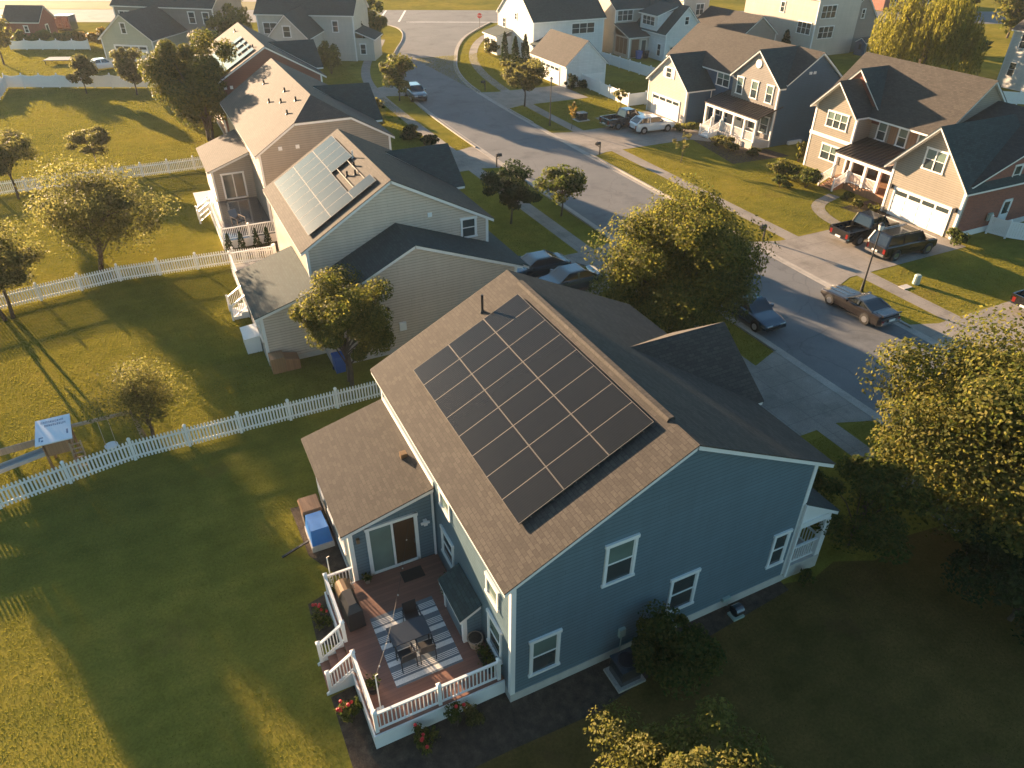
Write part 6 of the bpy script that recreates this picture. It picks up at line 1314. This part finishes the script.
# ------------------------------------------------------------------ lawn blades
BLOCK = [(-0.1, -0.1, 12.1, 12.8), (-3.5, 6.5, 0, 12.6), (-5.6, 0.2, 0, 6.8), (12.4, -0.2, 14, 4.3), (0, 22.8, 11.6, 37), (-3.4, 24.4, 0, 37.8), (0.8, 44.8, 11.8, 62.4), (-3.5, 42, 0.8, 57.7), (1.2, 70.3, 12.4, 86.6),
         (24.0, -80, 33.6, 78), (20.4, -60, 21.9, 70), (36.3, -60, 37.8, 74), (48, 20, 62, 40), (49, 44.5, 61, 64.8)] + [(d[0], d[1] - 0.5, d[2], d[3] + 0.5) for d in DRV]
def blades(label, x0, x1, y0, y1, n, h, w, seed, name='grass', skip=(), mat='blades'):
    rng = np.random.default_rng(seed); x = rng.uniform(x0, x1, n); y = rng.uniform(y0, y1, n)
    keep = np.ones(n, bool)
    for a, b, c, d in list(BLOCK) + list(skip): keep &= ~((x > a) & (x < c) & (y > b) & (y < d))
    for bed in BED:
        inside = np.zeros(n, bool); q = len(bed)
        for i in range(q):
            ax, ay = bed[i]; bx, by = bed[i - 1]
            cnd = ((ay > y) != (by > y)); inside ^= cnd & (x < (bx - ax) * (y - ay) / ((by - ay) if by != ay else 1e-9) + ax)
        keep &= ~inside
    x = x[keep]; y = y[keep]; n = len(x)
    a = rng.uniform(0, 2 * PI, n); hh = h * rng.uniform(0.5, 1.3, n); ww = w * rng.uniform(0.6, 1.3, n); ln = rng.uniform(0, 2 * PI, n); le = hh * rng.uniform(0.1, 0.8, n)
    v = np.stack([np.stack([x - ww * np.cos(a), y - ww * np.sin(a), np.zeros(n)], 1), np.stack([x + ww * np.cos(a), y + ww * np.sin(a), np.zeros(n)], 1), np.stack([x + le * np.cos(ln), y + le * np.sin(ln), hh], 1)], 1).reshape(-1, 3)
    me = bpy.data.meshes.new(name); me.vertices.add(3 * n); me.vertices.foreach_set('co', v.astype(np.float32).ravel()); me.loops.add(3 * n); me.loops.foreach_set('vertex_index', np.arange(3 * n, dtype=np.int32))
    me.polygons.add(n); me.polygons.foreach_set('loop_start', np.arange(0, 3 * n, 3, dtype=np.int32)); me.update(calc_edges=True); me.materials.append(M[mat])
    o = bpy.data.objects.new(name, me); COL.objects.link(o); tag(o, label, 'grass', kind='stuff')
blades('short mown grass around the blue house and along the near fence', -24, 24, -10, 19, 450000, 0.034, 0.013, 90, skip=[(-3.4, -12, 60, -1.2), (7, -12, 60, -0.5)])
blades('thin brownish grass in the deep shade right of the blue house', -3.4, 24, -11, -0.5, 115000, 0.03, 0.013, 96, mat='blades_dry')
blades('mown grass of the sunlit lawns on the left', -44, 0, 19, 62, 380000, 0.048, 0.022, 91)
blades('grass of the verges and lawns along the street', 12, 49, 0, 62, 260000, 0.05, 0.022, 92)
blades('grass of the upper lawns beside the taupe and red houses', -48, 22, 62, 101, 200000, 0.07, 0.035, 93)

blades('grass of the far lawns below the sage house and brick shed', -60, 24, 101, 142, 120000, 0.08, 0.05, 94)
blades('grass of the lawns around the white and blue grey houses', 34, 62, 62, 104, 100000, 0.07, 0.035, 95, skip=[(45.8, 76.9, 62, 106.5), (33, 71, 46, 79)])

# ------------------------------------------------------------------ camera, light, sky
mh = bpy.data.materials.new('haze'); mh.use_nodes = True; nh = mh.node_tree; nh.nodes.clear(); oh = nh.nodes.new('ShaderNodeOutputMaterial'); pv = nh.nodes.new('ShaderNodeVolumePrincipled')
pv.inputs['Color'].default_value = (0.85, 0.93, 1.0, 1); pv.inputs['Density'].default_value = 0.00012; pv.inputs['Anisotropy'].default_value = 0.3; nh.links.new(pv.outputs[0], oh.inputs['Volume'])
hz = MB().box(-160, 230, -40, 300, -1.0, 24.5).build('haze', mh); hz['kind'] = 'stuff'
CAMX, CAMY, CAMZ = -6.341, -12.669, 22.782; YAW = R(26.405); TH = 0.6029; ROLL = 0.0085
fw = Vector((math.sin(YAW) * math.cos(TH), math.cos(YAW) * math.cos(TH), -math.sin(TH))); r0 = Vector((math.cos(YAW), -math.sin(YAW), 0)); u0 = r0.cross(fw)
rt = r0 * math.cos(ROLL) + u0 * math.sin(ROLL); upv = u0 * math.cos(ROLL) - r0 * math.sin(ROLL)
cam = bpy.data.cameras.new('camera'); co = bpy.data.objects.new('camera', cam); COL.objects.link(co)
co.matrix_world = Matrix(((rt.x, upv.x, -fw.x, CAMX), (rt.y, upv.y, -fw.y, CAMY), (rt.z, upv.z, -fw.z, CAMZ), (0, 0, 0, 1)))
cam.sensor_width = 36; cam.lens = 728.53 / 1024 * 36; cam.clip_start = 0.5; cam.clip_end = 4000; SC.camera = co
EL = R(9.0); AZ = R(-71.5)          # direction the light travels, in plan
sd = Vector((math.cos(AZ) * math.cos(EL), math.sin(AZ) * math.cos(EL), -math.sin(EL)))
ld = bpy.data.lights.new('sun', 'SUN'); ld.energy = 5.0; ld.angle = R(0.6); ld.color = (1.0, 0.69, 0.42)
lo = bpy.data.objects.new('sun', ld); COL.objects.link(lo); lo.rotation_mode = 'QUATERNION'; lo.rotation_quaternion = sd.to_track_quat('-Z', 'Y'); lo.location = (-30, 80, 40)
w = bpy.data.worlds.new('World'); SC.world = w; w.use_nodes = True; nt = w.node_tree; nt.nodes.clear()
sky = nt.nodes.new('ShaderNodeTexSky'); sky.sky_type = 'NISHITA'; sky.sun_disc = False; sky.sun_elevation = EL
s2 = -sd; sky.sun_rotation = math.atan2(s2.x, s2.y); sky.air_density = 1.0; sky.dust_density = 0.7; sky.ozone_density = 1.6
bg = nt.nodes.new('ShaderNodeBackground'); bg.inputs[1].default_value = 0.05; ow = nt.nodes.new('ShaderNodeOutputWorld'); mxs = nt.nodes.new('ShaderNodeMix'); mxs.data_type = 'RGBA'; mxs.blend_type = 'MULTIPLY'; mxs.inputs[0].default_value = 1.0; mxs.inputs[7].default_value = (0.74, 0.93, 0.99, 1); nt.links.new(sky.outputs[0], mxs.inputs[6]); nt.links.new(mxs.outputs[2], bg.inputs[0]); nt.links.new(bg.outputs[0], ow.inputs[0])
vs = SC.view_settings; SC.display_settings.display_device = 'sRGB'; vs.view_transform = 'Standard'; vs.look = 'None'; vs.exposure = 2.7; vs.gamma = 1.0; vs.use_curve_mapping = False
SC.cycles.max_bounces = 6; SC.cycles.transparent_max_bounces = 4; SC.cycles.use_denoising = True
